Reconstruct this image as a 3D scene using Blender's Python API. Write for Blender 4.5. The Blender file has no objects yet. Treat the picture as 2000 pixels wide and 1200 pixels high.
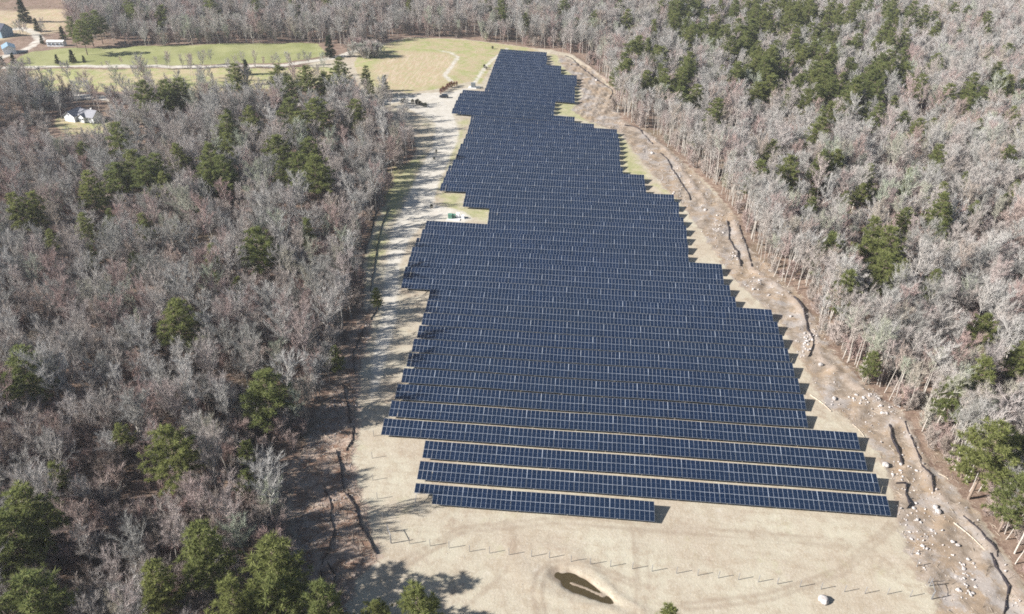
import bpy, math, random
import numpy as np
from mathutils import Vector, Matrix
R = math.radians
random.seed(7); RNG = np.random.default_rng(7)
sc = bpy.context.scene
COL = sc.collection

# ------------------------------------------------------------------ camera, world, sun, exposure
F, CX, CY, CAMH = 1500.0, 1000.0, 600.0, 122.0
HOR = -350.0
TH = math.atan((CY - HOR) / F); YAW = R(4.6); ROLL = R(1.0)
fwd = np.array([-math.sin(YAW) * math.cos(TH), math.cos(YAW) * math.cos(TH), -math.sin(TH)])
r0 = np.array([math.cos(YAW), math.sin(YAW), 0.0]); u0 = np.cross(r0, fwd)
rgt = r0 * math.cos(ROLL) + u0 * math.sin(ROLL); upv = np.cross(rgt, fwd)
cam = bpy.data.cameras.new('camera'); camo = bpy.data.objects.new('camera', cam); COL.objects.link(camo)
cam.sensor_width = 36.0; cam.lens = 36.0 * F / 2000.0; cam.clip_start = 1.0; cam.clip_end = 9000.0
M = Matrix(((rgt[0], upv[0], -fwd[0], 0), (rgt[1], upv[1], -fwd[1], 0), (rgt[2], upv[2], -fwd[2], CAMH), (0, 0, 0, 1)))
camo.matrix_world = M; sc.camera = camo

SUNV = Vector((-1.61, -0.53, 1.0)).normalized()
world = bpy.data.worlds.new('World'); sc.world = world; world.use_nodes = True
wn = world.node_tree; wn.nodes.clear()
sky = wn.nodes.new('ShaderNodeTexSky'); sky.sky_type = 'NISHITA'; sky.sun_disc = False
sky.sun_elevation = math.asin(SUNV.z); sky.sun_rotation = math.atan2(SUNV.x, SUNV.y)
bgn = wn.nodes.new('ShaderNodeBackground'); bgn.inputs[1].default_value = 0.05
wo = wn.nodes.new('ShaderNodeOutputWorld')
wn.links.new(sky.outputs[0], bgn.inputs[0]); wn.links.new(bgn.outputs[0], wo.inputs[0])
sl = bpy.data.lights.new('sun', 'SUN'); sl.energy = 5.0; sl.angle = R(0.5); sl.color = (1.0, 0.965, 0.925)
so = bpy.data.objects.new('sun', sl); COL.objects.link(so)
so.rotation_euler = SUNV.to_track_quat('Z', 'Y').to_euler()
sc.view_settings.view_transform = 'Standard'; sc.view_settings.look = 'None'
sc.view_settings.gamma = 1.0; sc.view_settings.use_curve_mapping = False
sc.view_settings.exposure = 1.18
try:
    sc.cycles.use_denoising = False; sc.cycles.filter_width = 1.75
    sc.cycles.max_bounces = 5; sc.cycles.diffuse_bounces = 1; sc.cycles.glossy_bounces = 2
    sc.cycles.transmission_bounces = 3; sc.cycles.volume_bounces = 0; sc.cycles.transparent_max_bounces = 4
except Exception: pass

# ------------------------------------------------------------------ helpers
def sstep(a, b, x):
    t = np.clip((np.asarray(x, float) - a) / (b - a), 0, 1); return t * t * (3 - 2 * t)

_ph = np.random.default_rng(3).uniform(0, 6.28, (24,)); _dr = np.random.default_rng(4).uniform(0, 6.28, (24,))
def wav(x, y, scale, seed=0, n=5):
    v = 0
    for i in range(n):
        k = 6.283 / scale * (0.6 + 0.35 * i); a = _dr[(i + seed * 5) % 24]
        v = v + np.sin(k * (x * math.cos(a) + y * math.sin(a)) + _ph[(i + seed * 3) % 24]) / (1 + 0.4 * i)
    return v / 2.2

def h_base(x, y):
    x = np.asarray(x, float); y = np.asarray(y, float)
    return -0.03 * np.clip(x + 50, -70, 110) * sstep(300, 370, y) 

def rayd(px, py):
    d = fwd + rgt * ((px - CX) / F) - upv * ((py - CY) / F)
    return d
def at(px, py, z=0.0):
    d = rayd(px, py); hz = 0.0
    for _ in range(6):
        t = (CAMH - (hz + z)) / -d[2]; x, y = d[0] * t, d[1] * t; hz = float(h_base(x, y))
    return np.array([x, y])
def atp(pts, z=0.0): return np.array([at(a, b, z) for a, b in pts])
def proj(x, y, z):
    dx, dy, dz = x, y, z - CAMH
    Z = dx * fwd[0] + dy * fwd[1] + dz * fwd[2]
    return CX + F * (dx * rgt[0] + dy * rgt[1] + dz * rgt[2]) / Z, CY - F * (dx * upv[0] + dy * upv[1] + dz * upv[2]) / Z, Z

def sdf_poly(P, poly):            # signed distance, positive inside
    x, y = P[:, 0], P[:, 1]; n = len(poly); d2 = np.full(len(x), 1e18); ins = np.zeros(len(x), bool)
    for i in range(n):
        a = poly[i]; b = poly[(i + 1) % n]; e = b - a
        wx, wy = x - a[0], y - a[1]
        t = np.clip((wx * e[0] + wy * e[1]) / max(e @ e, 1e-9), 0, 1)
        d2 = np.minimum(d2, (wx - t * e[0]) ** 2 + (wy - t * e[1]) ** 2)
        if a[1] != b[1]:
            c = ((a[1] > y) != (b[1] > y)) & (x < (b[0] - a[0]) * (y - a[1]) / (b[1] - a[1]) + a[0]); ins ^= c
    return np.where(ins, 1, -1) * np.sqrt(d2)
def dist_line(P, line):
    x, y = P[:, 0], P[:, 1]; d2 = np.full(len(x), 1e18)
    for i in range(len(line) - 1):
        a, b = line[i], line[i + 1]; e = b - a; wx, wy = x - a[0], y - a[1]
        t = np.clip((wx * e[0] + wy * e[1]) / max(e @ e, 1e-9), 0, 1)
        d2 = np.minimum(d2, (wx - t * e[0]) ** 2 + (wy - t * e[1]) ** 2)
    return np.sqrt(d2)

class MB:
    def __init__(s): s.v = []; s.f = []; s.m = []
    def add(s, vs, fs, m=0):
        o = len(s.v); s.v += [tuple(v) for v in vs]; s.f += [tuple(i + o for i in f) for f in fs]; s.m += [m] * len(fs)
    def box(s, c, sz, m=0, rz=0.0, rx=0.0):
        hx, hy, hz = sz[0] / 2, sz[1] / 2, sz[2] / 2; vs = []
        for X in (-hx, hx):
            for Y in (-hy, hy):
                for Z in (-hz, hz):
                    y2 = Y * math.cos(rx) - Z * math.sin(rx); z2 = Y * math.sin(rx) + Z * math.cos(rx)
                    x2 = X * math.cos(rz) - y2 * math.sin(rz); y3 = X * math.sin(rz) + y2 * math.cos(rz)
                    vs.append((c[0] + x2, c[1] + y3, c[2] + z2))
        s.add(vs, [(0, 1, 3, 2), (4, 6, 7, 5), (0, 4, 5, 1), (2, 3, 7, 6), (0, 2, 6, 4), (1, 5, 7, 3)], m)
    def tube(s, a, b, ra, rb, n=6, m=0, cap=True):
        a = Vector(a); b = Vector(b); d = (b - a)
        if d.length < 1e-6: return
        d.normalize(); u = d.orthogonal().normalized(); w = d.cross(u); vs = []
        for p, r in ((a, ra), (b, rb)):
            for i in range(n):
                t = 6.28318 * i / n; vs.append(p + (u * math.cos(t) + w * math.sin(t)) * r)
        fs = [(i, (i + 1) % n, n + (i + 1) % n, n + i) for i in range(n)]
        if cap: fs += [tuple(range(n - 1, -1, -1)), tuple(range(n, 2 * n))]
        s.add(vs, fs, m)
    def prism(s, prof, x0, x1, m=0):     # profile in (y,z), extruded along x
        n = len(prof); vs = [(x0, p[0], p[1]) for p in prof] + [(x1, p[0], p[1]) for p in prof]
        s.add(vs, [(i, (i + 1) % n, n + (i + 1) % n, n + i) for i in range(n)] + [tuple(range(n - 1, -1, -1)), tuple(range(n, 2 * n))], m)
    def mesh(s, name, mats, smooth=False):
        me = bpy.data.meshes.new(name); me.from_pydata(s.v, [], s.f)
        for mt in (mats if isinstance(mats, (list, tuple)) else [mats]): me.materials.append(mt)
        if any(s.m): me.polygons.foreach_set('material_index', s.m)
        if smooth: me.polygons.foreach_set('use_smooth', [True] * len(s.f))
        me.update(); return me
    def build(s, name, mats, parent=None, smooth=False):
        return link(name, s.mesh(name, mats, smooth), parent)
def link(name, data, parent=None, loc=None, rz=None):
    o = bpy.data.objects.new(name, data); COL.objects.link(o)
    if parent is not None: o.parent = parent
    if loc is not None: o.location = loc
    if rz is not None: o.rotation_euler = (0, 0, rz)
    return o
def tag(o, label=None, cat=None, group=None, kind=None):
    if label: o['label'] = label
    if cat: o['category'] = cat
    if group: o['group'] = group
    if kind: o['kind'] = kind
    return o
def thing(name, label, cat, loc=(0, 0, 0), rz=0.0, group=None):
    return tag(link(name, None, None, loc, rz), label, cat, group)

# ------------------------------------------------------------------ materials
class NT:
    def __init__(s, name):
        s.mat = bpy.data.materials.new(name); s.mat.use_nodes = True; s.t = s.mat.node_tree; s.t.nodes.clear()
        s.out = s.t.nodes.new('ShaderNodeOutputMaterial')
    def n(s, typ, **kw):
        nd = s.t.nodes.new('ShaderNode' + typ)
        for k, v in kw.items(): setattr(nd, k, v)
        return nd
    def l(s, a, b): s.t.links.new(a, b)
    def put(s, sock, v):
        if isinstance(v, bpy.types.NodeSocket): s.l(v, sock)
        elif isinstance(v, (tuple, list)) and len(v) == 3 and sock.type == 'RGBA': sock.default_value = (*v, 1)
        else: sock.default_value = v
    def mixc(s, fac, a, b, mode='MIX'):
        m = s.n('Mix', data_type='RGBA', blend_type=mode); s.put(m.inputs[0], fac); s.put(m.inputs[6], a); s.put(m.inputs[7], b); return m.outputs[2]
    def math(s, op, a, b=0.0, c=0.0, clamp=False):
        m = s.n('Math', operation=op, use_clamp=clamp); s.put(m.inputs[0], a); s.put(m.inputs[1], b); s.put(m.inputs[2], c); return m.outputs[0]
    def ss(s, v, a, b):
        m = s.n('MapRange', interpolation_type='SMOOTHSTEP'); s.put(m.inputs[0], v); m.inputs[1].default_value = a; m.inputs[2].default_value = b
        m.inputs[3].default_value = 0; m.inputs[4].default_value = 1; return m.outputs[0]
    def noise(s, vec, scale, detail=4, rough=0.6, out=0):
        m = s.n('TexNoise'); m.inputs['Scale'].default_value = scale; m.inputs['Detail'].default_value = detail; m.inputs['Roughness'].default_value = rough
        if vec is not None: s.l(vec, m.inputs['Vector'])
        return m.outputs[out]
    def attr(s, name): return s.n('Attribute', attribute_name=name).outputs['Fac']
    def bsdf(s, color, rough=0.9, spec=0.3, metal=0.0, normal=None):
        b = s.n('BsdfPrincipled'); s.put(b.inputs['Base Color'], color); s.put(b.inputs['Roughness'], rough)
        s.put(b.inputs['Specular IOR Level'], spec); s.put(b.inputs['Metallic'], metal)
        if normal is not None: s.l(normal, b.inputs['Normal'])
        s.l(b.outputs[0], s.out.inputs[0]); return b
    def bump(s, hgt, strength=0.5, dist=0.2):
        b = s.n('Bump'); b.inputs['Strength'].default_value = strength; b.inputs['Distance'].default_value = dist; s.l(hgt, b.inputs['Height']); return b.outputs[0]

def simple(name, col, rough=0.8, spec=0.3, metal=0.0, var=0.25, scale=2.0):
    t = NT(name); tc = t.n('TexCoord').outputs['Object']; nz = t.noise(tc, scale, 5)
    c = t.mixc(t.ss(nz, 0.3, 0.7), tuple(v * (1 - var) for v in col), tuple(min(v * (1 + var), 1) for v in col))
    t.bsdf(c, rough, spec, metal); return t.mat

def ground_material():
    t = NT('ground'); geo = t.n('NewGeometry'); P = geo.outputs['Position']
    n1 = t.noise(P, 0.055, 6, 0.6); n2 = t.noise(P, 0.35, 6, 0.65); n3 = t.noise(P, 2.2, 5, 0.7); n4 = t.noise(P, 0.02, 4)
    n5 = t.noise(P, 0.12, 5, 0.7)
    wob = t.math('MULTIPLY', t.math('SUBTRACT', n2, 0.5), 7.0)
    wob2 = t.math('MULTIPLY', t.math('SUBTRACT', n5, 0.5), 14.0)
    def mask(name, w, a=-0.6, b=0.9): return t.ss(t.math('ADD', t.attr(name), w), a, b)
    # forest floor: leaf litter
    fl = t.mixc(t.ss(n2, 0.35, 0.65), (0.140, 0.092, 0.070), (0.235, 0.170, 0.130))
    fl = t.mixc(t.ss(n3, 0.45, 0.7), fl, (0.31, 0.23, 0.175))
    fl = t.mixc(t.math('MULTIPLY', t.ss(n1, 0.5, 0.7), 0.45), fl, (0.10, 0.095, 0.045))
    # cleared sand
    cl = t.mixc(t.ss(n1, 0.36, 0.66), (0.37, 0.315, 0.24), (0.42, 0.385, 0.295))
    cl = t.mixc(t.math('MULTIPLY', t.ss(n2, 0.42, 0.68), 0.65), cl, (0.30, 0.24, 0.17))
    cl = t.mixc(t.math('MULTIPLY', t.ss(n3, 0.45, 0.7), 0.5), cl, (0.50, 0.45, 0.375))
    cl = t.mixc(t.math('MULTIPLY', t.ss(n5, 0.58, 0.75), 0.30), cl, (0.28, 0.29, 0.13))
    n6 = t.noise(P, 0.09, 7, 0.75)
    cl = t.mixc(t.math('MULTIPLY', t.ss(n6, 0.54, 0.68), 0.6), cl, (0.275, 0.205, 0.15))
    n7 = t.noise(P, 0.16, 7, 0.8); cl = t.mixc(t.math('MULTIPLY', t.ss(n7, 0.56, 0.72), 0.55), cl, (0.52, 0.475, 0.41))
    vo = t.n('TexVoronoi'); vo.inputs['Scale'].default_value = 0.9; t.l(P, vo.inputs['Vector'])
    cl = t.mixc(t.math('MULTIPLY', t.math('LESS_THAN', vo.outputs['Distance'], 0.10), 0.55), cl, (0.55, 0.50, 0.43))
    # tyre rows, a stretched ripple
    mp = t.n('Mapping'); mp.inputs['Rotation'].default_value = (0, 0, 0.25); mp.inputs['Scale'].default_value = (0.08, 1.1, 1); t.l(P, mp.inputs['Vector'])
    tr = t.noise(mp.outputs[0], 1.0, 3, 0.6)
    cl = t.mixc(t.math('MULTIPLY', t.ss(tr, 0.52, 0.7), 0.22), cl, (0.26, 0.205, 0.15))
    col = t.mixc(mask('m_clear', wob), fl, cl)
    # yellowish grass fringe
    gr = t.mixc(t.ss(n2, 0.35, 0.6), (0.36, 0.33, 0.18), (0.23, 0.255, 0.09))
    gr = t.mixc(t.math('MULTIPLY', t.ss(n3, 0.4, 0.7), 0.5), gr, (0.42, 0.38, 0.25))
    col = t.mixc(t.math('MULTIPLY', mask('m_grass', wob2, -1.5, 3.0), 0.75), col, gr)
    # rubble strip: grey-pink broken stone and clay
    vr = t.n('TexVoronoi'); vr.inputs['Scale'].default_value = 1.5; t.l(P, vr.inputs['Vector'])
    rb = t.mixc(t.ss(n2, 0.38, 0.62), (0.185, 0.145, 0.11), (0.31, 0.255, 0.205))
    rb = t.mixc(t.math('MULTIPLY', t.ss(n5, 0.45, 0.62), 0.7), rb, (0.30, 0.215, 0.14))
    rb = t.mixc(t.math('MULTIPLY', t.ss(t.noise(P, 0.11, 5, 0.7), 0.50, 0.60), 0.75), rb, (0.31, 0.285, 0.27))
    rs = t.math('MULTIPLY', t.math('LESS_THAN', vr.outputs['Distance'], 0.27), t.ss(n2, 0.42, 0.6))
    rb = t.mixc(t.math('MULTIPLY', rs, 0.55), rb, (0.46, 0.41, 0.38))
    rb = t.mixc(t.math('MULTIPLY', t.ss(n3, 0.55, 0.72), 0.6), rb, (0.14, 0.10, 0.08))
    col = t.mixc(t.math('MULTIPLY', mask('m_rubble', wob), 0.92), col, rb)
    # debris strip on the left: dark litter, wood chips
    db = t.mixc(t.ss(n2, 0.4, 0.6), (0.17, 0.10, 0.07), (0.31, 0.24, 0.195))
    db = t.mixc(t.math('MULTIPLY', rs, 0.45), db, (0.42, 0.38, 0.36))
    db = t.mixc(t.math('MULTIPLY', t.ss(n3, 0.5, 0.7), 0.5), db, (0.27, 0.13, 0.07))
    col = t.mixc(t.math('MULTIPLY', mask('m_debris', wob), 0.9), col, db)
    # berm of fresh clay
    bm = t.mixc(t.ss(n3, 0.35, 0.7), (0.29, 0.23, 0.185), (0.39, 0.33, 0.28))
    col = t.mixc(t.math('MULTIPLY', mask('m_berm', t.math('MULTIPLY', wob, 0.6), -0.6, 0.9), 0.6), col, bm)
    # meadow
    md = t.mixc(t.ss(n5, 0.42, 0.6), (0.36, 0.295, 0.18), (0.27, 0.285, 0.115))
    md = t.mixc(t.math('MULTIPLY', t.ss(n2, 0.4, 0.7), 0.5), md, (0.42, 0.37, 0.24))
    col = t.mixc(mask('m_meadow', t.math('MULTIPLY', wob, 0.5)), col, md)
    mt = t.mixc(t.ss(n2, 0.4, 0.62), (0.40, 0.30, 0.20), (0.34, 0.31, 0.17))
    mp2 = t.n('Mapping'); mp2.inputs['Rotation'].default_value = (0, 0, -0.2); mp2.inputs['Scale'].default_value = (0.75, 0.10, 1); t.l(P, mp2.inputs['Vector'])
    mt = t.mixc(t.math('MULTIPLY', t.ss(t.noise(mp2.outputs[0], 1.0, 4, 0.7), 0.45, 0.62), 0.7), mt, (0.50, 0.40, 0.30))
    col = t.mixc(t.math('MULTIPLY', mask('m_tan', wob2, -3, 5), 0.85), col, mt)
    # lush field
    fd = t.mixc(t.ss(n1, 0.4, 0.6), (0.205, 0.215, 0.088), (0.265, 0.265, 0.125))
    fd = t.mixc(t.math('MULTIPLY', t.ss(n2, 0.45, 0.75), 0.3), fd, (0.32, 0.33, 0.16))
    col = t.mixc(mask('m_field', t.math('MULTIPLY', wob, 0.4)), col, fd)
    # roads of pale gravel
    rd = t.mixc(t.ss(n2, 0.35, 0.7), (0.45, 0.415, 0.355), (0.55, 0.52, 0.46))
    rd = t.mixc(t.math('MULTIPLY', t.ss(n5, 0.5, 0.7), 0.4), rd, (0.46, 0.42, 0.33))
    col = t.mixc(t.math('MULTIPLY', mask('m_road', t.math('MULTIPLY', wob, 0.45), -0.8, 1.2), 0.9), col, rd)
    col = t.mixc(t.math('MULTIPLY', mask('m_track', t.math('MULTIPLY', wob, 0.10), -0.5, 0.3), 0.45), col, (0.25, 0.195, 0.145))
    # damp mud round the pond
    col = t.mixc(t.math('MULTIPLY', mask('m_mud', t.math('MULTIPLY', wob, 0.35), -0.8, 1.0), 0.6), col, (0.19, 0.14, 0.105))
    hgt = t.math('ADD', t.math('MULTIPLY', n3, 0.5), n2)
    t.bsdf(col, 0.95, 0.1, 0, t.bump(hgt, 0.35, 0.35)); return t.mat

def bark_material(name, a, b, tints):
    t = NT(name); oi = t.n('ObjectInfo'); rnd = oi.outputs['Random']
    pn = t.noise(oi.outputs['Location'], 0.03, 2)
    k = t.math('ADD', t.math('MULTIPLY', rnd, 0.8), t.math('MULTIPLY', t.math('SUBTRACT', pn, 0.5), 1.6), clamp=True)
    cr = t.n('ValToRGB'); t.l(k, cr.inputs[0]); e = cr.color_ramp; e.interpolation = 'LINEAR'
    e.elements[0].position = 0; e.elements[0].color = (*tints[0], 1); e.elements[1].position = 1; e.elements[1].color = (*tints[-1], 1)
    for i, c in enumerate(tints[1:-1]): q = e.elements.new((i + 1) / (len(tints) - 1)); q.color = (*c, 1)
    geo = t.n('NewGeometry'); isl = geo.outputs['Random Per Island']
    c = t.mixc(isl, cr.outputs[0], (a, a, a), 'MULTIPLY')
    c2 = t.mixc(1.0, cr.outputs[0], (b, b, b), 'MULTIPLY')
    c = t.mixc(isl, c, c2)
    d = t.n('BsdfDiffuse'); t.put(d.inputs[0], c); t.l(d.outputs[0], t.out.inputs[0]); return t.mat

def needle_material(name, lo, hi, warm):
    t = NT(name); oi = t.n('ObjectInfo'); geo = t.n('NewGeometry')
    base = t.mixc(oi.outputs['Random'], lo, hi); base = t.mixc(t.math('MULTIPLY', geo.outputs['Random Per Island'], 0.75), base, warm)
    pn = t.noise(geo.outputs['Position'], 0.9, 2)
    base = t.mixc(t.math('MULTIPLY', t.ss(pn, 0.35, 0.7), 0.35), base, tuple(v * 0.5 for v in lo))
    d = t.n('BsdfDiffuse'); t.put(d.inputs[0], base); tl = t.n('BsdfTranslucent'); t.put(tl.inputs[0], base)
    mx = t.n('MixShader'); mx.inputs[0].default_value = 0.48; t.l(d.outputs[0], mx.inputs[1]); t.l(tl.outputs[0], mx.inputs[2]); t.l(mx.outputs[0], t.out.inputs[0])
    return t.mat

def glass_panel_material():
    t = NT('panel_glass'); uv = t.n('UVMap'); sx = t.n('SeparateXYZ'); t.l(uv.outputs[0], sx.inputs[0]); U, V = sx.outputs[0], sx.outputs[1]
    def line(v, n, w):
        f = t.math('FRACT', t.math('MULTIPLY', v, n)); return t.math('GREATER_THAN', t.math('ABSOLUTE', t.math('SUBTRACT', f, 0.5)), 0.5 - w)
    cell = t.math('MAXIMUM', line(U, 6.0, 0.03), line(V, 12.0, 0.03))
    mid = t.math('LESS_THAN', t.math('ABSOLUTE', t.math('SUBTRACT', V, 0.5)), 0.012)
    tint = t.math('ADD', t.math('MULTIPLY', t.n('ObjectInfo').outputs['Random'], 0.6), t.attr('tint'))
    base = t.mixc(t.math('FRACT', tint), (0.004, 0.011, 0.029), (0.008, 0.018, 0.044))
    base = t.mixc(t.math('MULTIPLY', cell, 0.25), base, (0.035, 0.05, 0.085)); base = t.mixc(t.math('MULTIPLY', mid, 0.6), base, (0.10, 0.13, 0.19))
    pn = t.noise(t.n('NewGeometry').outputs['Position'], 0.025, 3); base = t.mixc(t.math('MULTIPLY', t.ss(pn, 0.35, 0.65), 0.5), base, (0.009, 0.018, 0.036))  # uneven sheen across the array, painted into the glass colour as broad patches
    b = t.bsdf(base, t.math('ADD', 0.10, t.math('MULTIPLY', t.math('FRACT', t.math('MULTIPLY', tint, 7.3)), 0.12)), 0.5); return t.mat

M_GROUND = ground_material()
M_TWIG = bark_material('twig_bark', 0.80, 1.20, [(0.31, 0.30, 0.275), (0.42, 0.405, 0.38), (0.39, 0.34, 0.305), (0.46, 0.445, 0.42), (0.38, 0.28, 0.255), (0.36, 0.385, 0.30), (0.43, 0.41, 0.37)])
M_BRUSH = bark_material('brush_bark', 0.8, 1.2, [(0.30, 0.25, 0.215), (0.42, 0.37, 0.33), (0.39, 0.28, 0.25), (0.46, 0.42, 0.38), (0.36, 0.35, 0.26)])
M_TRUNK = bark_material('trunk_bark', 0.85, 1.15, [(0.34, 0.31, 0.27), (0.50, 0.46, 0.41), (0.42, 0.38, 0.33)])
M_PALE = simple('pale_bark', (0.43, 0.395, 0.35), 0.85, 0.15)
M_PINEBARK = simple('pine_bark', (0.22, 0.17, 0.135), 0.9, 0.15)
M_NEEDLE = needle_material('pine_needles', (0.135, 0.175, 0.066), (0.205, 0.225, 0.075), (0.34, 0.35, 0.14))
M_DARKNEEDLE = needle_material('dark_needles', (0.030, 0.045, 0.028), (0.045, 0.060, 0.032), (0.07, 0.085, 0.045))
M_GLASS = glass_panel_material()
M_ALU = simple('aluminium', (0.36, 0.395, 0.45), 0.40, 0.5, 0.25, 0.05)
M_STEEL = simple('galvanised_steel', (0.30, 0.30, 0.31), 0.55, 0.4, 0.5)
M_ROCK = simple('pale_rock', (0.40, 0.37, 0.35), 0.9, 0.15, 0, 0.5, 1.6)
M_SILT = simple('silt_cloth', (0.030, 0.026, 0.030), 0.85, 0.2)
M_STAKE = simple('stake_wood', (0.30, 0.24, 0.17))
M_LOG = simple('log_wood', (0.46, 0.39, 0.31), 0.85, 0.2)
M_WHITE = simple('white_siding', (0.78, 0.79, 0.80), 0.6, 0.3, 0, 0.03)
M_ROOF = simple('grey_shingle', (0.26, 0.26, 0.28), 0.85, 0.2, 0, 0.15)
M_DKROOF = simple('slate_roof', (0.055, 0.06, 0.085), 0.8, 0.2)
M_BLUEROOF = simple('blue_metal_roof', (0.22, 0.32, 0.40), 0.45, 0.4, 0.2, 0.1)
M_WIN = simple('window_glass', (0.03, 0.035, 0.045), 0.1, 0.6)
M_CONC = simple('concrete', (0.62, 0.61, 0.58), 0.85, 0.2, 0, 0.08)
M_GREENBOX = simple('green_enamel', (0.10, 0.22, 0.16), 0.45, 0.4)
M_GREYBOX = simple('grey_enamel', (0.16, 0.18, 0.19), 0.5, 0.4)
M_CAR = simple('dark_car_paint', (0.018, 0.022, 0.032), 0.25, 0.6)
M_TYRE = simple('tyre_rubber', (0.02, 0.02, 0.02))
M_LAMP = simple('lamp_lens', (0.7, 0.7, 0.7), 0.2, 0.5)

# ------------------------------------------------------------------ traced zones (photograph pixels -> ground metres)
CLEAR_PX = [(2300, 1560), (1990, 1130), (1945, 1050), (1895, 985), (1815, 905), (1765, 810), (1700, 768), (1640, 705), (1600, 655), (1562, 575), (1505, 545), (1462, 485),
    (1440, 425), (1395, 372), (1330, 312), (1270, 262), (1215, 236), (1185, 212), (1207, 192), (1190, 165), (1160, 137), (1120, 108), (1075, 97), (1040, 94), (1000, 88),
    (900, 76), (800, 73), (745, 86), (700, 96), (660, 112), (600, 126), (620, 146), (690, 152), (712, 185), (720, 222), (765, 246), (800, 262), (814, 290), (800, 322), (772, 352), (754, 395), (738, 425),
    (718, 470), (708, 520), (712, 570), (708, 610), (690, 650), (672, 700), (648, 760), (612, 830), (580, 900), (562, 960), (566, 1050), (575, 1150), (560, 1300), (520, 1560)]
CLEAR = atp(CLEAR_PX)
RUBBLE = atp([(2080, 1300), (1990, 1130), (1895, 985), (1815, 905), (1765, 810), (1640, 705), (1562, 575), (1462, 485), (1440, 425), (1330, 312), (1270, 262), (1215, 236), (1207, 192), (1160, 137), (1090, 106),
    (1090, 120), (1118, 150), (1140, 185), (1115, 215), (1150, 238), (1215, 262), (1240, 300), (1290, 360), (1330, 400), (1380, 470), (1425, 540), (1480, 590), (1530, 640), (1570, 720), (1610, 790), (1690, 850), (1730, 920), (1748, 1000), (1770, 1080), (1835, 1200), (1860, 1300)])
DEBRIS = atp([(600, 1300), (585, 1150), (562, 960), (580, 900), (612, 830), (648, 760), (690, 650), (708, 610), (730, 600), (725, 650), (705, 720), (700, 790), (700, 850), (690, 900), (705, 960), (730, 1040), (742, 1095), (700, 1130), (680, 1200), (720, 1300)])
ROAD1 = atp([(775, 188), (830, 182), (880, 180), (925, 168), (940, 172), (900, 180), (905, 195), (885, 225), (898, 260), (890, 285), (870, 330), (853, 370), (848, 400), (905, 412), (925, 428), (905, 436), (835, 432), (820, 445), (800, 470), (780, 520), (780, 560), (775, 620), (760, 680), (745, 740), (725, 790),
    (725, 700), (745, 620), (752, 520), (765, 450), (790, 400), (820, 330), (845, 285), (850, 240), (800, 215)])
MEADOW = atp([(1040, 95), (1000, 89), (900, 77), (800, 74), (745, 88), (705, 99), (690, 125), (700, 150), (740, 174), (800, 182), (870, 172), (915, 160), (940, 165), (978, 100), (1060, 101)])
TAN = atp([(740, 120), (800, 100), (880, 104), (900, 130), (860, 165), (790, 178), (735, 165), (720, 140)])
FIELD = atp([(10, 124), (60, 103), (130, 95), (290, 90), (620, 84), (640, 108), (560, 124), (300, 128), (30, 133)])
FIELD2 = atp([(50, 138), (300, 134), (520, 133), (640, 131), (690, 150), (640, 165), (400, 180), (80, 180)])
FIELD3 = atp([(-60, 25), (135, 16), (130, 60), (60, 70), (-60, 88)])
LAWN = atp([(112, 224), (215, 232), (215, 262), (130, 262), (105, 245)])
ROAD2 = atp([(-60, 132), (40, 131), (150, 131.5), (300, 130), (430, 130), (560, 128), (660, 112), (700, 97)])
ROAD3 = atp([(-60, 176), (90, 184), (180, 190), (330, 200), (520, 210), (660, 205), (790, 195)])
DRIVE = atp([(-40, 125), (20, 108), (60, 92), (78, 78), (66, 62), (40, 55), (-40, 70)])
PATH1 = atp([(848, 97), (880, 103), (895, 112), (880, 133), (868, 148), (882, 160)])
PATH2 = atp([(990, 95), (950, 128), (925, 165)])
NOGO = [atp([(-120, -20), (140, 5), (140, 60), (160, 78), (290, 92), (620, 84), (690, 95), (690, 150), (740, 175), (790, 195), (765, 215), (650, 208), (330, 196), (60, 184), (-120, 178)]),
        atp([(95, 200), (235, 205), (232, 285), (105, 285)]), atp([(180, 192), (330, 196), (520, 205), (640, 205), (640, 222), (330, 215), (60, 198)])]
BERM = [atp([(1075, 103), (1110, 105), (1150, 130), (1190, 160), (1202, 180)]), atp([(1215, 240), (1262, 262), (1300, 292), (1345, 352), (1380, 400)]),
        atp([(1432, 428), (1450, 480), (1468, 525), (1540, 575), (1572, 615), (1592, 665), (1600, 700), (1660, 745), (1730, 800), (1770, 830), (1790, 880), (1828, 965), (1900, 1020), (1950, 1090), (2000, 1180), (2040, 1260)])]
GRASS = [atp([(1085, 198), (1125, 200), (1160, 240), (1205, 250), (1240, 300), (1265, 345), (1330, 395), (1300, 380), (1255, 345), (1215, 340), (1205, 255), (1120, 230), (1080, 225)]),
         atp([(860, 375), (905, 378), (905, 405), (955, 410), (950, 432), (905, 425), (870, 408), (852, 395)]), atp([(920, 226), (900, 285), (870, 350), (858, 372), (868, 330), (893, 270), (895, 240)]),
         atp([(760, 330), (830, 300), (800, 380), (760, 440), (735, 520), (720, 560), (715, 500), (745, 420)]), atp([(1068, 105), (1090, 108), (1098, 128), (1125, 148), (1130, 200), (1120, 200), (1118, 150), (1094, 148)])]
POND_C = at(1134, 1142); PAX = atp([(1097, 1124), (1190, 1172)])
pa = PAX[1] - PAX[0]; PL = float(np.linalg.norm(pa)) / 2; pa = pa / (2 * PL); pb = np.array([-pa[1], pa[0]]); PC = (PAX[0] + PAX[1]) / 2
SPIT = atp([(1116, 1137), (1145, 1147), (1178, 1163), (1215, 1182), (1260, 1200)])

def pond_r(P):                      # 1 at the shore of the basin
    q = P - PC; u = q @ pa / (PL * 1.1); return np.sqrt(u ** 2 + ((q @ pb) / (1.5 - 0.7 * np.clip(u, -1, 1))) ** 2) + 0.10 * wav(P[:, 0], P[:, 1], 3.5, 2)

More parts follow.
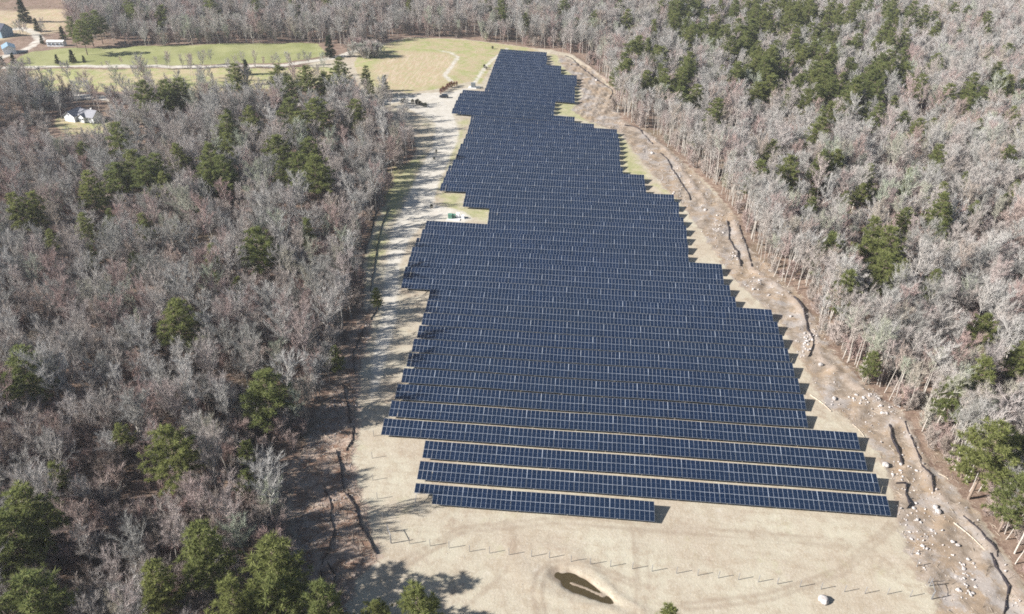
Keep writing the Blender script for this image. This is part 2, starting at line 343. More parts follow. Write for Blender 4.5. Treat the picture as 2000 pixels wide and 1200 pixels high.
def ground_z(P):
    x, y = P[:, 0], P[:, 1]
    z = h_base(x, y)
    dc = sdf_poly(P, CLEAR); out = sstep(2, -12, dc)
    z = z + out * (0.7 * wav(x, y, 38, 1) + 0.25 * wav(x, y, 9, 2))
    z = z + 0.10 * wav(x, y, 45, 3)
    rub = sstep(-1, 3, np.maximum(sdf_poly(P, RUBBLE), sdf_poly(P, DEBRIS)))
    z = z + rub * (0.26 * wav(x, y, 5.5, 2) + 0.22 * wav(x, y, 2.6, 1))
    db = np.min([dist_line(P, b) for b in BERM], axis=0)
    z = z + (0.38 + 0.22 * wav(x, y, 7, 1)) * np.exp(-(db / (1.25 + 0.3 * wav(x, y, 11, 2))) ** 2)
    pr = pond_r(P); z = z - 0.8 * sstep(1.6, 0.6, pr) + 0.16 * np.exp(-((pr - 2.6) / 0.7) ** 2)
    ds = dist_line(P, SPIT[:3]); z = z + 0.58 * np.exp(-(ds / 0.55) ** 2) * sstep(1.5, 0.9, pr)
    return z
def gz(x, y): return float(ground_z(np.array([[x, y]], float))[0])

# ------------------------------------------------------------------ ground sheet
def axis(parts):
    out = []
    for a, b, s in parts: out += list(np.arange(a, b, s))
    return np.array(out + [parts[-1][1]])
gx = axis([(-2600, -1000, 160), (-1000, -480, 26), (-480, -150, 5), (-150, PC[0] - 10, 1.1), (PC[0] - 10, PC[0] + 10, 0.4), (PC[0] + 10, 175, 1.1), (175, 520, 5), (520, 1000, 24), (1000, 2600, 160)])
gy = axis([(-300, 50, 25), (50, PC[1] - 7, 0.9), (PC[1] - 7, PC[1] + 7, 0.4), (PC[1] + 7, 260, 0.9), (260, 480, 1.8), (480, 700, 3.5), (700, 1100, 40), (1100, 3800, 270)])
GXX, GYY = np.meshgrid(gx, gy); GP = np.stack([GXX.ravel(), GYY.ravel()], 1)
GZ = ground_z(GP)
at_ = {}
at_['m_clear'] = sdf_poly(GP, CLEAR); at_['m_rubble'] = sdf_poly(GP, RUBBLE); at_['m_debris'] = sdf_poly(GP, DEBRIS)
at_['m_meadow'] = np.max([sdf_poly(GP, MEADOW), sdf_poly(GP, FIELD2), sdf_poly(GP, LAWN)], axis=0); at_['m_tan'] = np.maximum(sdf_poly(GP, TAN), sdf_poly(GP, FIELD3))
at_['m_field'] = sdf_poly(GP, FIELD)
at_['m_road'] = np.max([sdf_poly(GP, ROAD1), 2.6 - dist_line(GP, ROAD2), 4.0 - dist_line(GP, ROAD3), 3.0 - dist_line(GP, DRIVE), 1.3 - dist_line(GP, PATH1), 1.2 - dist_line(GP, PATH2)], axis=0)
at_['m_grass'] = np.max([sdf_poly(GP, g) for g in GRASS], axis=0)
at_['m_berm'] = 1.15 - np.min([dist_line(GP, b) for b in BERM], axis=0)
TRK = [atp(q) for q in ([(1050, 1200), (1040, 1160), (1048, 1120), (1075, 1098), (1120, 1092), (1180, 1110), (1260, 1145)], [(1066, 1200), (1058, 1160), (1064, 1125), (1085, 1106), (1120, 1101), (1176, 1118), (1250, 1152)],
       [(780, 1100), (900, 1030), (1100, 1010), (1300, 1030), (1500, 1040), (1680, 1060), (1760, 1120)], [(785, 1112), (905, 1040), (1100, 1021), (1300, 1041), (1500, 1052), (1675, 1073), (1748, 1130)], [(1240, 1200), (1245, 1120), (1235, 1040)], [(1262, 1200), (1266, 1120), (1254, 1040)],
       [(1330, 1180), (1500, 1160), (1640, 1110), (1740, 1020)], [(1336, 1192), (1506, 1172), (1650, 1121), (1752, 1028)], [(905, 1190), (985, 1120), (1010, 1060), (990, 1015)], [(1905, 1200), (1850, 1060), (1790, 940), (1700, 850), (1640, 790)], [(1925, 1200), (1866, 1055), (1803, 935), (1712, 843), (1650, 783)])]
at_['m_track'] = 0.32 - np.min([dist_line(GP, q) for q in TRK], axis=0)
at_['m_mud'] = (1.25 - pond_r(GP)) * 4.0
NX, NY = len(gx), len(gy)
fi = np.arange(NX - 1)[None, :] + NX * np.arange(NY - 1)[:, None]; quads = np.stack([fi, fi + 1, fi + 1 + NX, fi + NX], -1).reshape(-1, 4)
fc = {k: v[quads].mean(1) for k, v in at_.items()}
cls = np.zeros(len(quads), int)
cls[fc['m_clear'] > 0] = 1; cls[fc['m_rubble'] > 0] = 2; cls[(fc['m_debris'] > 0)] = 2
cls[fc['m_meadow'] > 0] = 3; cls[fc['m_field'] > 0] = 4; cls[fc['m_road'] > 0] = 5
for k, nm in enumerate(['forest_floor', 'cleared_ground', 'rubble_ground', 'meadow_ground', 'green_field', 'gravel_road']):
    q = quads[cls == k]; ids, inv = np.unique(q, return_inverse=True); inv = inv.reshape(-1)
    me = bpy.data.meshes.new(nm); me.vertices.add(len(ids)); me.loops.add(len(inv)); me.polygons.add(len(q))
    me.vertices.foreach_set('co', np.stack([GP[ids, 0], GP[ids, 1], GZ[ids]], 1).astype(np.float32).ravel())
    me.loops.foreach_set('vertex_index', inv.astype(np.int32)); me.polygons.foreach_set('loop_start', np.arange(0, len(inv), 4, dtype=np.int32))
    me.polygons.foreach_set('use_smooth', np.ones(len(q), bool))
    for a, v in at_.items():
        A = me.attributes.new(a, 'FLOAT', 'POINT'); A.data.foreach_set('value', v[ids].astype(np.float32))
    me.materials.append(M_GROUND); me.update(); me.validate()
    tag(link(nm, me), kind='structure')

# pond water
pw = MB(); n = 40; wz = gz(PC[0] + pb[0] * 6, PC[1] + pb[1] * 6) - 0.40
ring = []
for i in range(n):
    a = 6.283 * i / n; r = 1.18; q = PC + pa * (PL * 1.1 * r * math.cos(a)) + pb * (3.2 * r * math.sin(a)); ring.append((q[0], q[1], wz))
pw.add([(PC[0], PC[1], wz)] + ring, [(0, 1 + i, 1 + (i + 1) % n) for i in range(n)])
tw = NT('pond_water'); tw.bsdf(tw.mixc(tw.noise(tw.n('NewGeometry').outputs['Position'], 0.5), (0.04, 0.03, 0.015), (0.075, 0.056, 0.025)), 0.08, 0.5)
tag(pw.build('pond_water', tw.mat), kind='structure')

# ------------------------------------------------------------------ solar rows
TILT = R(18.5); PW, PHT, GAP = 1.02, 2.20, 0.020; HTOP, HBOT = 2.36, 0.95
LEFT = [(812, 945), (821, 900), (831, 860), (751, 817), (765, 783), (777, 750), (789, 719), (799, 690), (809, 662), (819, 636), (828, 610), (835, 587), (840, 566), (788, 542), (792, 521), (800, 501), (805, 484), (814, 465), (825, 448), (833, 432), (955, 419), (957, 403), (907, 387.5), (910, 374.5), (861, 360), (867, 346.9), (872, 334.9), (877, 322.9), (886, 312), (892, 301), (896, 290.5), (900, 280.3), (906, 271.3), (910, 262), (914, 252.7), (916, 244), (919, 234.5), (921, 225), (884.5, 211), (888, 203.8), (891, 196.2), (895, 189.5), (898, 182.5), (904, 175.8)] + \
    [(948 + i * 2.1, y) for i, y in enumerate([171, 165.8, 159.8, 153.4, 147.4, 141.8, 136.5, 130.5, 124.9, 120, 114.8, 110.3, 105.4, 100.9, 96.4])]
RIGHT = {0: (1269, 973), 1: (1724, 969), 2: (1705, 925), 3: (1680, 887), 4: (1666, 849), 5: (1568, 803), 6: (1560, 772), 7: (1549, 741), 8: (1539, 712), 9: (1529, 685), 10: (1521, 657), 11: (1510, 631), 12: (1498, 606),
    13: (1427, 578), 14: (1416, 556), 15: (1408, 535), 16: (1401, 515), 17: (1338, 490), 18: (1339, 473), 19: (1336, 457), 20: (1337, 441), 21: (1333, 427), 22: (1324, 411), 23: (1321, 398), 24: (1313, 385), 25: (1260, 368), 26: (1257, 356), 27: (1256, 344),
    28: (1211, 332), 36: (1204, 253), 37: (1159, 243), 38: (1119, 230), 39: (1078, 220), 42: (1082, 197), 43: (1120, 189), 50: (1125, 146.5), 51: (1094, 141), 53: (1095, 129), 54: (1066, 124), 58: (1068, 103)}
LW = np.array([at(a, b, HTOP) for a, b in LEFT])
idx = np.arange(59)
yy = np.zeros(59)
for a, b in ((0, 13), (13, 25), (25, 38), (38, 59)):
    c = np.polyfit(idx[a:b], LW[a:b, 1], 2 if b - a > 12 else 1); yy[a:b] = np.polyval(c, idx[a:b])
rk = sorted(RIGHT); rxw = np.array([at(*RIGHT[k], HTOP)[0] for k in rk])
DS = 4.44 * math.cos(TILT); DZ = 4.44 * math.sin(TILT)
ca, sa = math.cos(TILT), math.sin(TILT)

def panel_geom(mb, uvs, tints, ox=0.0, oy=0.0, oz=0.0, tint=0.0, tilt=True):
    """module centred at o in its own plane; frame box + recessed cells"""
    def T(x, y, z):
        return (ox + x, oy + y * ca - z * sa, oz + y * sa + z * ca) if tilt else (ox + x, oy + y, oz + z)
    hx, hy, t, w = PW / 2 - GAP / 2, PHT / 2 - GAP / 2, 0.02, 0.024
    O = [(-hx, -hy), (hx, -hy), (hx, hy), (-hx, hy)]; I = [(-hx + w, -hy + w), (hx - w, -hy + w), (hx - w, hy - w), (-hx + w, hy - w)]
    vs = [T(x, y, t) for x, y in O] + [T(x, y, t) for x, y in I] + [T(x, y, t - 0.006) for x, y in I] + [T(x, y, -t) for x, y in O]
    fs = [(i, (i + 1) % 4, 4 + (i + 1) % 4, 4 + i) for i in range(4)]; m = [0] * 4
    fs.append((8, 9, 10, 11)); m.append(1)
    fs += [(12 + i, 12 + (i + 1) % 4, (i + 1) % 4, i) for i in range(4)]; m += [0] * 4
    fs.append((15, 14, 13, 12)); m.append(0)
    o = len(mb.v); mb.v += vs; mb.f += [tuple(i + o for i in f) for f in fs]; mb.m += m
    for k, f in enumerate(fs):
        uvs += [(0, 0), (1, 0), (1, 1), (0, 1)] if m[k] == 1 else [(0.1, 0.1)] * len(f)
    tints += [tint] * len(fs)
def finish_panels(mb, uvs, tints, name):
    me = mb.mesh(name, [M_ALU, M_GLASS]); u = me.uv_layers.new(name='UVMap'); u.data.foreach_set('uv', np.array(uvs, np.float32).ravel())
    A = me.attributes.new('tint', 'FLOAT', 'FACE'); A.data.foreach_set('value', np.array(tints, np.float32)); return me
_m, _u, _t = MB(), [], []; panel_geom(_m, _u, _t, tilt=False); PANEL = finish_panels(_m, _u, _t, 'panel')

ORD = ['nearest', 'second', 'third', 'fourth', 'fifth', 'sixth', 'seventh', 'eighth', 'ninth', 'tenth', 'eleventh', 'twelfth', 'thirteenth', 'fourteenth', 'fifteenth', 'sixteenth', 'seventeenth', 'eighteenth', 'nineteenth', 'twentieth']
def ordw(n):
    if n < 20: return ORD[n]
    tens = {2: 'twenty', 3: 'thirty', 4: 'forty', 5: 'fifty'}; a, b = divmod(n + 1, 10)
    return ('%s-%s' % (tens[a], ['', 'first', 'second', 'third', 'fourth', 'fifth', 'sixth', 'seventh', 'eighth', 'ninth'][b])) if b else {20: 'twentieth', 30: 'thirtieth', 40: 'fortieth', 50: 'fiftieth'}[n + 1]
def ordn(i): return ['first', 'second'][i] if i < 2 else ordw(i)
SPEC = {0: 'short nearest row of blue solar panels with an unfinished stepped left end', 1: 'nearest long row of solar panels, its right end closest to the rubble',
        3: 'row of solar panels that reaches furthest left, its left end in tree shade', 58: 'farthest short row of solar panels at the meadow end',
        13: 'lowest of the wide rows that step out left above the notch beside the gravel', 19: 'row of solar panels just in front of the white transformer pad',
        24: 'row of solar panels jutting left above the yellow grass notch', 37: 'row of solar panels just in front of the wider lane between the blocks', 38: 'row of solar panels behind the wider lane, its left end on pale gravel'}
for n in range(59):
    x0 = float(LW[n, 0]); x1 = float(np.interp(n, rk, rxw)) if n not in RIGHT else float(at(*RIGHT[n], HTOP)[0])
    cnt = int(round((x1 - x0) / PW)); yt = float(yy[n]); yb = yt - DS
    lab = SPEC.get(n, 'long row of tilted blue solar panels, the %s row up from the bare sand' % ordw(n))
    root = thing('solar_panel_row', lab, 'solar panels', (x0, yt - DS / 2, 0), 0, 'rows of solar panels')
    YC = yt - DS / 2; jw = 0.0
    zl = [gz(x0 + (i + 0.5) * PW, YC) for i in range(0, cnt + 10, 10)]
    zg = lambda i: float(np.interp(i, np.arange(len(zl)) * 10, zl))
    single = n <= 11
    mb, uvs, tn = MB(), [], []; st = MB(); ps = MB(); sp = MB()
    off0 = n * 7 % 10
    for i in range(cnt):
        x = (i + 0.5) * PW + 0.10 * ((i + off0) // 10)
        zz = zg(i) + 0.012 * math.sin(i * 0.9 + n)
        for half in (0, 1):
            if n == 0 and half == 0 and i < 4: continue
            s = (half - 0.5) * (PHT + 0.035)
            yl = s * ca; z = zz + (HTOP + HBOT) / 2 + s * sa
            if single:
                o = link('panel', PANEL, root); o.location = (x, yl, z); o.rotation_euler = (TILT + RNG.normal() * 0.008, RNG.normal() * 0.006, 0)
            else: panel_geom(mb, uvs, tn, x, yl, z, RNG.random())
        if i % 4 == 0:
            for ly in (-1.15, 1.15):
                hz = (HTOP + HBOT) / 2 + ly * sa / ca - 0.14; ps.tube((x, ly, zz - 0.3), (x, ly, zz + hz), 0.06, 0.06, 4)
            st.box((x, 0, zz + (HTOP + HBOT) / 2 - 0.12), (0.07, 4.1, 0.08), 0, 0, TILT)
        if (i + off0) % 10 == 0 and i > 2:
            s = 0.5 * PHT; sp.box((x - PW / 2 - 0.05, s * ca, zz + (HTOP + HBOT) / 2 + s * sa - 0.02), (0.09, 2.1, 0.03), 0, 0, TILT)
    if not single:
        o = link('panels', finish_panels(mb, uvs, tn, 'panels'), root); o['kind'] = 'stuff'
    L = cnt * PW + 0.1 * (cnt // 10)
    for s in (-1.1, 0.0, 1.1):
        k = 10
        for i in range(0, cnt, k):
            e = min(i + k, cnt); za, zb = zg(i), zg(e); xa, xb = i * PW + 0.1 * ((i + off0) // 10), e * PW + 0.1 * ((e + off0) // 10)
            hz = (HTOP + HBOT) / 2 + s * sa - (0.09 if s else 0.05)
            w = 0.05 if s else 0.06
            if n == 0 and s < 0 and i == 0: xa += 4 * PW
            st.tube((xa, s * ca, za + hz), (xb, s * ca, zb + hz), w * 0.6, w * 0.6, 4)
    st.build('rail_frame', M_ALU, root); ps.build('support_posts', M_STEEL, root)['kind'] = 'stuff'
    if sp.v: sp.build('joint_strips', M_ALU, root)['kind'] = 'stuff'
    for w_ in root.children:
        pass

# ------------------------------------------------------------------ trees: builders
def arr_mesh(name, V, Fc, mats, mi=None):
    me = bpy.data.meshes.new(name); V = np.asarray(V, np.float32)
    me.vertices.add(len(V)); me.vertices.foreach_set('co', V.ravel())
    tot = [len(f) for f in Fc]; st = np.concatenate([[0], np.cumsum(tot)[:-1]]).astype(np.int32)
    me.loops.add(int(sum(tot))); me.loops.foreach_set('vertex_index', np.concatenate([np.asarray(f) for f in Fc]).astype(np.int32))
    me.polygons.add(len(Fc)); me.polygons.foreach_set('loop_start', st)
    for m in mats: me.materials.append(m)
    if mi is not None: me.polygons.foreach_set('material_index', np.asarray(mi, np.int32))
    me.update(); me.validate(); return me

def norm(v): return v / max(np.linalg.norm(v), 1e-9)
class TreeB:
    def __init__(s, seed): s.rg = np.random.default_rng(seed); s.v = []; s.f = []; s.n = 0; s.tv = []; s.tf = []
    def tube(s, pts, rads, n):
        base = len(s.v)
        for k, (p, r) in enumerate(zip(pts, rads)):
            d = norm(pts[min(k + 1, len(pts) - 1)] - pts[max(k - 1, 0)]); u = norm(np.cross(d, [0.3, 0.9, 0.1])); w = np.cross(d, u)
            for i in range(n):
                a = 6.283 * i / n; s.v.append(p + (u * math.cos(a) + w * math.sin(a)) * r)
        for k in range(len(pts) - 1):
            for i in range(n):
                j = (i + 1) % n; s.f.append((base + k * n + i, base + k * n + j, base + (k + 1) * n + j, base + (k + 1) * n + i))
    def path(s, p, d, L, seg, wig, up):
        pts = [np.array(p, float)]; d = norm(np.array(d, float))
        for _ in range(seg):
            d = norm(d + s.rg.normal(0, wig, 3) + np.array([0, 0, up])); pts.append(pts[-1] + d * L / seg)
        return pts, d
    def blade(s, p, d, L, w):
        q = norm(np.cross(d, s.rg.normal(0, 1, 3))) * w / 2; o = len(s.tv)
        s.tv += [p - q, p + q, p + d * L]; s.tf.append((o, o + 1, o + 2))

def bare_tree(seed, H, spread, first, nb=13, twig=34, tr=0.17, wide=0.026):
    T = TreeB(seed); rg = T.rg
    tp, _ = T.path((0, 0, -0.4), (0, 0, 1), H * 0.9, 7, 0.06, 0.10)
    T.tube(tp, np.linspace(tr, 0.035, len(tp)), 6); trunkv, trunkf = T.v, T.f; T.v, T.f = [], []
    tp = np.array(tp)
    ph = rg.uniform(0, 6.28)
    for b in range(nb):
        u = first + (1 - first) * (b + rg.uniform(0, 0.7)) / nb; k = u * (len(tp) - 1); i = int(min(k, len(tp) - 2)); p = tp[i] + (tp[i + 1] - tp[i]) * (k - i)
        ph += 2.4 + rg.normal(0, 0.4); prof = (0.55 + 0.75 * math.sin(math.pi * min(1, (u - first) / (1 - first) * 0.75 + 0.15)))
        L = spread * prof * rg.uniform(0.75, 1.15); el = rg.uniform(0.5, 1.02) + 0.3 * (u - first)
        d = (math.cos(ph) * math.cos(el), math.sin(ph) * math.cos(el), math.sin(el))
        bp, bd = T.path(p, d, L, 4, 0.13, 0.07); T.tube(bp, np.linspace(0.10 * (1.1 - 0.5 * u), 0.02, 5), 4); bp = np.array(bp)
        for q in range(7):
            k = 0.9 + q * 0.45 + rg.uniform(0, 0.3); i = int(min(k, 3)); p2 = bp[i] + (bp[i + 1] - bp[i]) * min(k - i, 1)
            d2 = norm(norm(bp[i + 1] - bp[i]) * 0.8 + rg.normal(0, 0.55, 3) + np.array([0, 0, 0.35]))
            sp_, sd = T.path(p2, d2, L * rg.uniform(0.28, 0.5), 2, 0.18, 0.08); T.tube(sp_, [0.032, 0.022, 0.010], 3); sp_ = np.array(sp_)
            for _ in range(int(twig * 1.35)):
                k3 = rg.uniform(0.15, 2); i3 = int(min(k3, 1)); p3 = sp_[i3] + (sp_[i3 + 1] - sp_[i3]) * min(k3 - i3, 1)
                d3 = norm(sd * 0.7 + rg.normal(0, 0.5, 3) + np.array([0, 0, 0.6])); T.blade(p3, d3, rg.uniform(0.5, 1.5), wide * rg.uniform(0.7, 1.3))
    cv = np.array(T.v + T.tv); nf = len(T.v); cf = T.f + [tuple(np.array(t) + nf) for t in T.tf]
    return (np.array(trunkv), trunkf), (cv, cf)

def pine_tree(seed, H, spread, bare=0.25, conic=0.5, dens=24, flat=1.0):
    T = TreeB(seed); rg = T.rg
    tp, _ = T.path((0, 0, -0.4), (0, 0, 1), H * 0.98, 6, 0.03, 0.1); T.tube(tp, np.linspace(0.24, 0.04, 7), 6); tv, tf = T.v, T.f; T.v, T.f = [], []; tp = np.array(tp)
    nl = 11
    for l in range(nl):
        u = bare + (1 - bare) * (l + 0.3) / nl; zz = u * H * 0.97; w = (l + 0.5) / nl
        prof = (1 - conic) * math.sin(math.pi * min(0.97, 0.25 + 0.72 * w)) + conic * (1.02 - w)
        ph = rg.uniform(0, 6.28); nbr = 7 if w < 0.6 else 5
        for b in range(nbr):
            a = ph + 6.283 * b / nbr + rg.normal(0, 0.25); L = spread * prof * rg.uniform(0.6, 1.18) + 0.35; el = 0.05 + 0.75 * w ** 2 + rg.normal(0, 0.10)
            d = (math.cos(a) * math.cos(el), math.sin(a) * math.cos(el), math.sin(el)); base = np.array([0, 0, zz + rg.normal(0, 0.25)])
            bp, bd = T.path(base, d, L, 3, 0.07, 0.05); T.tube(bp, np.linspace(0.05, 0.015, 4), 3); bp = np.array(bp)
            nc = max(2, int(L * 1.5))
            for c in range(nc):
                k = 3 * (0.25 + 0.75 * (c + rg.uniform(0.2, 1)) / nc); i = int(min(k, 2)); pc = bp[i] + (bp[i + 1] - bp[i]) * min(k - i, 1)
                pc = pc + rg.normal(0, 0.30, 3) * np.array([1, 1, 0.3]); r = rg.uniform(0.55, 0.95)
                for _ in range(int(dens * 1.35)):
                    dd = norm(rg.normal(0, 1, 3) * np.array([1, 1, 0.62 * flat]) + np.array([d[0] * 0.5, d[1] * 0.5, 0.55])); T.blade(pc + dd * rg.uniform(0, 0.25), dd, r * rg.uniform(0.55, 1.1), 0.135)
    for _ in range(dens * 2):
        dd = norm(rg.normal(0, 1, 3) + np.array([0, 0, 1.0])); T.blade(tp[-1] - np.array([0, 0, 0.4]), dd, rg.uniform(0.5, 1.0), 0.16)
    cv = np.array(T.v + T.tv); nf = len(T.v); cf = T.f + [tuple(np.array(t) + nf) for t in T.tf]
    return (np.array(tv), tf), (cv, cf), len(T.f)

BARE = []   # (trunk mesh, crown mesh, height)
src = bpy.data.collections.new('tree_sources')
def reg_bare(seed, H, spread, first, nb, twig, tr, tmat):
    (tv, tf), (cv, cf) = bare_tree(seed, H, spread, first, nb, twig, tr)
    tm = arr_mesh('bare_trunk', tv, tf, [tmat]); cm = arr_mesh('bare_crown', cv, cf, [M_TWIG])
    jm = arr_mesh('bare_whole', np.concatenate([tv, cv]), list(tf) + [tuple(np.array(f) + len(tv)) for f in cf], [tmat, M_TWIG], [0] * len(tf) + [1] * len(cf))
    o = bpy.data.objects.new('v%02d_bare' % len(BARE), jm); src.objects.link(o); BARE.append((tm, cm, H))
for s, (H, spd, fi_, nb, tw_, tr) in enumerate([(15, 3.5, 0.38, 14, 34, 0.17), (17, 4.0, 0.42, 15, 36, 0.2), (13, 3.0, 0.35, 13, 32, 0.13), (16, 3.1, 0.48, 13, 32, 0.15), (17.5, 2.5, 0.55, 11, 26, 0.14), (14.5, 3.9, 0.30, 14, 36, 0.18), (10.5, 2.4, 0.3, 11, 26, 0.10)]):
    reg_bare(100 + s, H, spd, fi_, nb, tw_, tr, M_TRUNK)
reg_bare(200, 18.5, 2.9, 0.70, 9, 22, 0.18, M_PALE); reg_bare(201, 17.5, 2.4, 0.72, 8, 20, 0.14, M_PALE); reg_bare(202, 16, 2.6, 0.58, 10, 24, 0.13, M_PALE)
NSLIM = 7
# a low thicket shrub
(stv, stf), (scv, scf) = bare_tree(300, 4.6, 2.5, 0.05, 14, 22, 0.05, 0.035)
SHRUB_T = arr_mesh('shrub_stem', stv, stf, [M_TRUNK]); SHRUB_C = arr_mesh('shrub_twigs', scv, scf, [M_TWIG])
jm = arr_mesh('shrub_whole', np.concatenate([stv, scv]), list(stf) + [tuple(np.array(f) + len(stv)) for f in scf], [M_TRUNK, M_BRUSH], [0] * len(stf) + [1] * len(scf))
src.objects.link(bpy.data.objects.new('v10_shrub', jm))
PINE = []
for s, (H, spd, ba, co, de) in enumerate([(17, 4.6, 0.30, 0.35, 26), (18, 4.0, 0.32, 0.55, 26), (15, 4.3, 0.22, 0.3, 26), (19, 5.2, 0.38, 0.35, 26), (13, 2.9, 0.12, 0.8, 24)]):
    (tv, tf), (cv, cf), nbf = pine_tree(400 + s, H, spd, ba, co, de)
    mi = [0] * nbf + [1] * (len(cf) - nbf)
    PINE.append((arr_mesh('pine_trunk', tv, tf, [M_PINEBARK]), arr_mesh('pine_crown', cv, cf, [M_PINEBARK, M_NEEDLE], mi), H, spd))
(tv, tf), (cv, cf), nbf = pine_tree(450, 9, 2.6, 0.03, 1.0, 24)
SPRUCE = (arr_mesh('spruce_trunk', tv, tf, [M_PINEBARK]), arr_mesh('spruce_crown', cv, cf, [M_PINEBARK, M_DARKNEEDLE], [0] * nbf + [1] * (len(cf) - nbf)), 9, 2.9)

def place_tree(name, proto, x, y, sc_, rz, label, cat, group, sxy=1.0, parts=('trunk', 'crown')):
    e = thing(name, label, cat, (x, y, gz(x, y)), rz, group); e.scale = (sc_ * sxy, sc_ * sxy, sc_)
    link(parts[0], proto[0], e); link(parts[1], proto[1], e); return e

for i_, (tm_, cm_, H_, sp_) in enumerate(PINE):
    a_, b_ = tm_, cm_; n1_ = len(a_.vertices); V1 = np.empty(n1_ * 3, np.float32); a_.vertices.foreach_get('co', V1); V2 = np.empty(len(b_.vertices) * 3, np.float32); b_.vertices.foreach_get('co', V2)
    F1 = [tuple(p.vertices) for p in a_.polygons]; F2 = [tuple(v + n1_ for v in p.vertices) for p in b_.polygons]; m2 = [p.material_index for p in b_.polygons]
    src.objects.link(bpy.data.objects.new('v%02d_pine' % (11 + i_), arr_mesh('pine_whole', np.concatenate([V1, V2]).reshape(-1, 3), F1 + F2, [M_PINEBARK, M_NEEDLE], [0] * len(F1) + m2)))
# ------------------------------------------------------------------ pines
P_LEFT = [(40, 700, 75), (343, 605, 75), (515, 745, 98), (335, 885, 88), (240, 855, 42), (42, 975, 90), (22, 1040, 90), (50, 1150, 110), (395, 1070, 84), (530, 1082, 140), (530, 1155, 105),
    (310, 1150, 68), (455, 1188, 74), (625, 1190, 84), (815, 1200, 86), (735, 1212, 62), (1305, 1222, 56), (480, 880, 34), (482, 945, 42), (108, 928, 42), (35, 414, 36), (68, 408, 44), (505, 480, 60), (465, 562, 30), (600, 452, 26),
    (228, 255, 52), (285, 192, 38), (350, 165, 48), (322, 168, 40), (440, 243, 42), (490, 235, 34), (563, 205, 52), (616, 210, 60), (580, 232, 48), (540, 277, 62), (602, 283, 66), (580, 312, 58), (614, 322, 62), (448, 290, 36),
    (350, 312, 38), (258, 318, 45), (225, 335, 50), (175, 362, 44), (282, 330, 44), (305, 330, 40), (413, 320, 45), (402, 338, 45), (435, 330, 40), (322, 365, 36), (450, 350, 30), (163, 300, 28),
    (545, 150, 34), (564, 163, 34), (600, 160, 34), (635, 152, 42), (662, 126, 36), (693, 210, 38), (458, 140, 34), (715, 150, 20), (722, 172, 18), (655, 700, 28), (735, 582, 18), (425, 545, 24),
    (168, 35, 36), (155, 50, 30), (186, 30, 30), (140, 56, 20), (315, 20, 28), (262, 22, 26), (500, 4, 30), (570, 6, 30), (640, 4, 24), (250, 4, 28), (410, 4, 30)]
P_RIGHT = [(1401, 206, 60), (1373, 257, 34), (1538, 194, 22), (1618, 231, 38), (1601, 248, 38), (1762, 241, 30), (1790, 259, 32), (1818, 252, 22), (1912, 247, 24), (1986, 238, 25), (1975, 252, 22), (1506, 301, 34), (1485, 336, 42), (1538, 336, 42),
    (1632, 318, 34), (1597, 329, 30), (1615, 325, 30), (1538, 385, 28), (1702, 390, 26), (1835, 385, 30), (1825, 311, 22), (1878, 367, 25), (1748, 196, 28), (1895, 175, 45), (1853, 178, 36), (1920, 173, 28), (1892, 206, 24), (1800, 157, 36),
    (1944, 143, 26), (1968, 172, 26), (1996, 168, 20), (1828, 119, 28), (1881, 126, 20), (1874, 63, 22), (1821, 63, 24), (1930, 63, 18), (1888, 28, 18), (1825, 32, 30), (1860, 25, 20), (1930, 108, 14), (1769, 136, 36), (1772, 45, 24),
    (1627, 475, 65), (1702, 465, 42), (1741, 460, 60), (1765, 435, 35), (1730, 519, 54), (1762, 530, 30), (1650, 571, 45), (1821, 557, 32), (1849, 501, 24), (1835, 456, 30), (1835, 414, 40), (1902, 416, 28), (1916, 652, 50), (1702, 712, 34),
    (1860, 781, 60), (1912, 746, 60), (1993, 708, 50), (1993, 652, 28), (1832, 700, 24), (1947, 855, 105), (1990, 890, 60), (1985, 972, 64), (1895, 893, 30),
    (1235, 92, 52), (1215, 135, 40), (1262, 150, 44), (1290, 108, 36), (1300, 160, 42), (1332, 148, 48), (1330, 182, 44), (1360, 178, 36), (1025, 42, 18), (1127, 40, 30), (1162, 42, 22), (1102, 10, 20), (1032, 10, 14), (980, 10, 28), (948, 2, 20), (800, 2, 28), (1211, 14, 22), (1225, 32, 24)]
CL = [(1275, 125, 70, 45, 12), (1330, 40, 70, 38, 16), (1420, 90, 60, 60, 16), (1500, 60, 70, 55, 16), (1600, 50, 90, 50, 24), (1545, 125, 80, 40, 16), (1660, 110, 60, 45, 12), (1475, 150, 60, 28, 9), (1590, 172, 34, 20, 6), (1640, 180, 30, 20, 5), (1712, 160, 36, 30, 8), (1742, 95, 30, 45, 7), (1480, 15, 70, 22, 9), (1765, 30, 40, 28, 5), (1380, 15, 60, 20, 8), (1680, 20, 60, 25, 9)]
PL_ALL = [(a, b, c, 0) for a, b, c in P_LEFT] + [(a, b, c, 1) for a, b, c in P_RIGHT]
rr = random.Random(11); r2 = random.Random(5)
for _ in range(38):
    PL_ALL.append((r2.uniform(1560, 1990), r2.uniform(15, 420), r2.uniform(20, 34), 1))
for _ in range(16): PL_ALL.append((r2.uniform(20, 560), r2.uniform(190, 520), r2.uniform(20, 34), 0))
for cx, cy, rx, ry, k in CL:
    for _ in range(int(k * 1.2)):
        a = rr.uniform(0, 6.28); q = math.sqrt(rr.random()); PL_ALL.append((cx + rx * q * math.cos(a), cy + ry * q * math.sin(a), rr.uniform(21, 35) * (0.75 + cy / 500), 2))
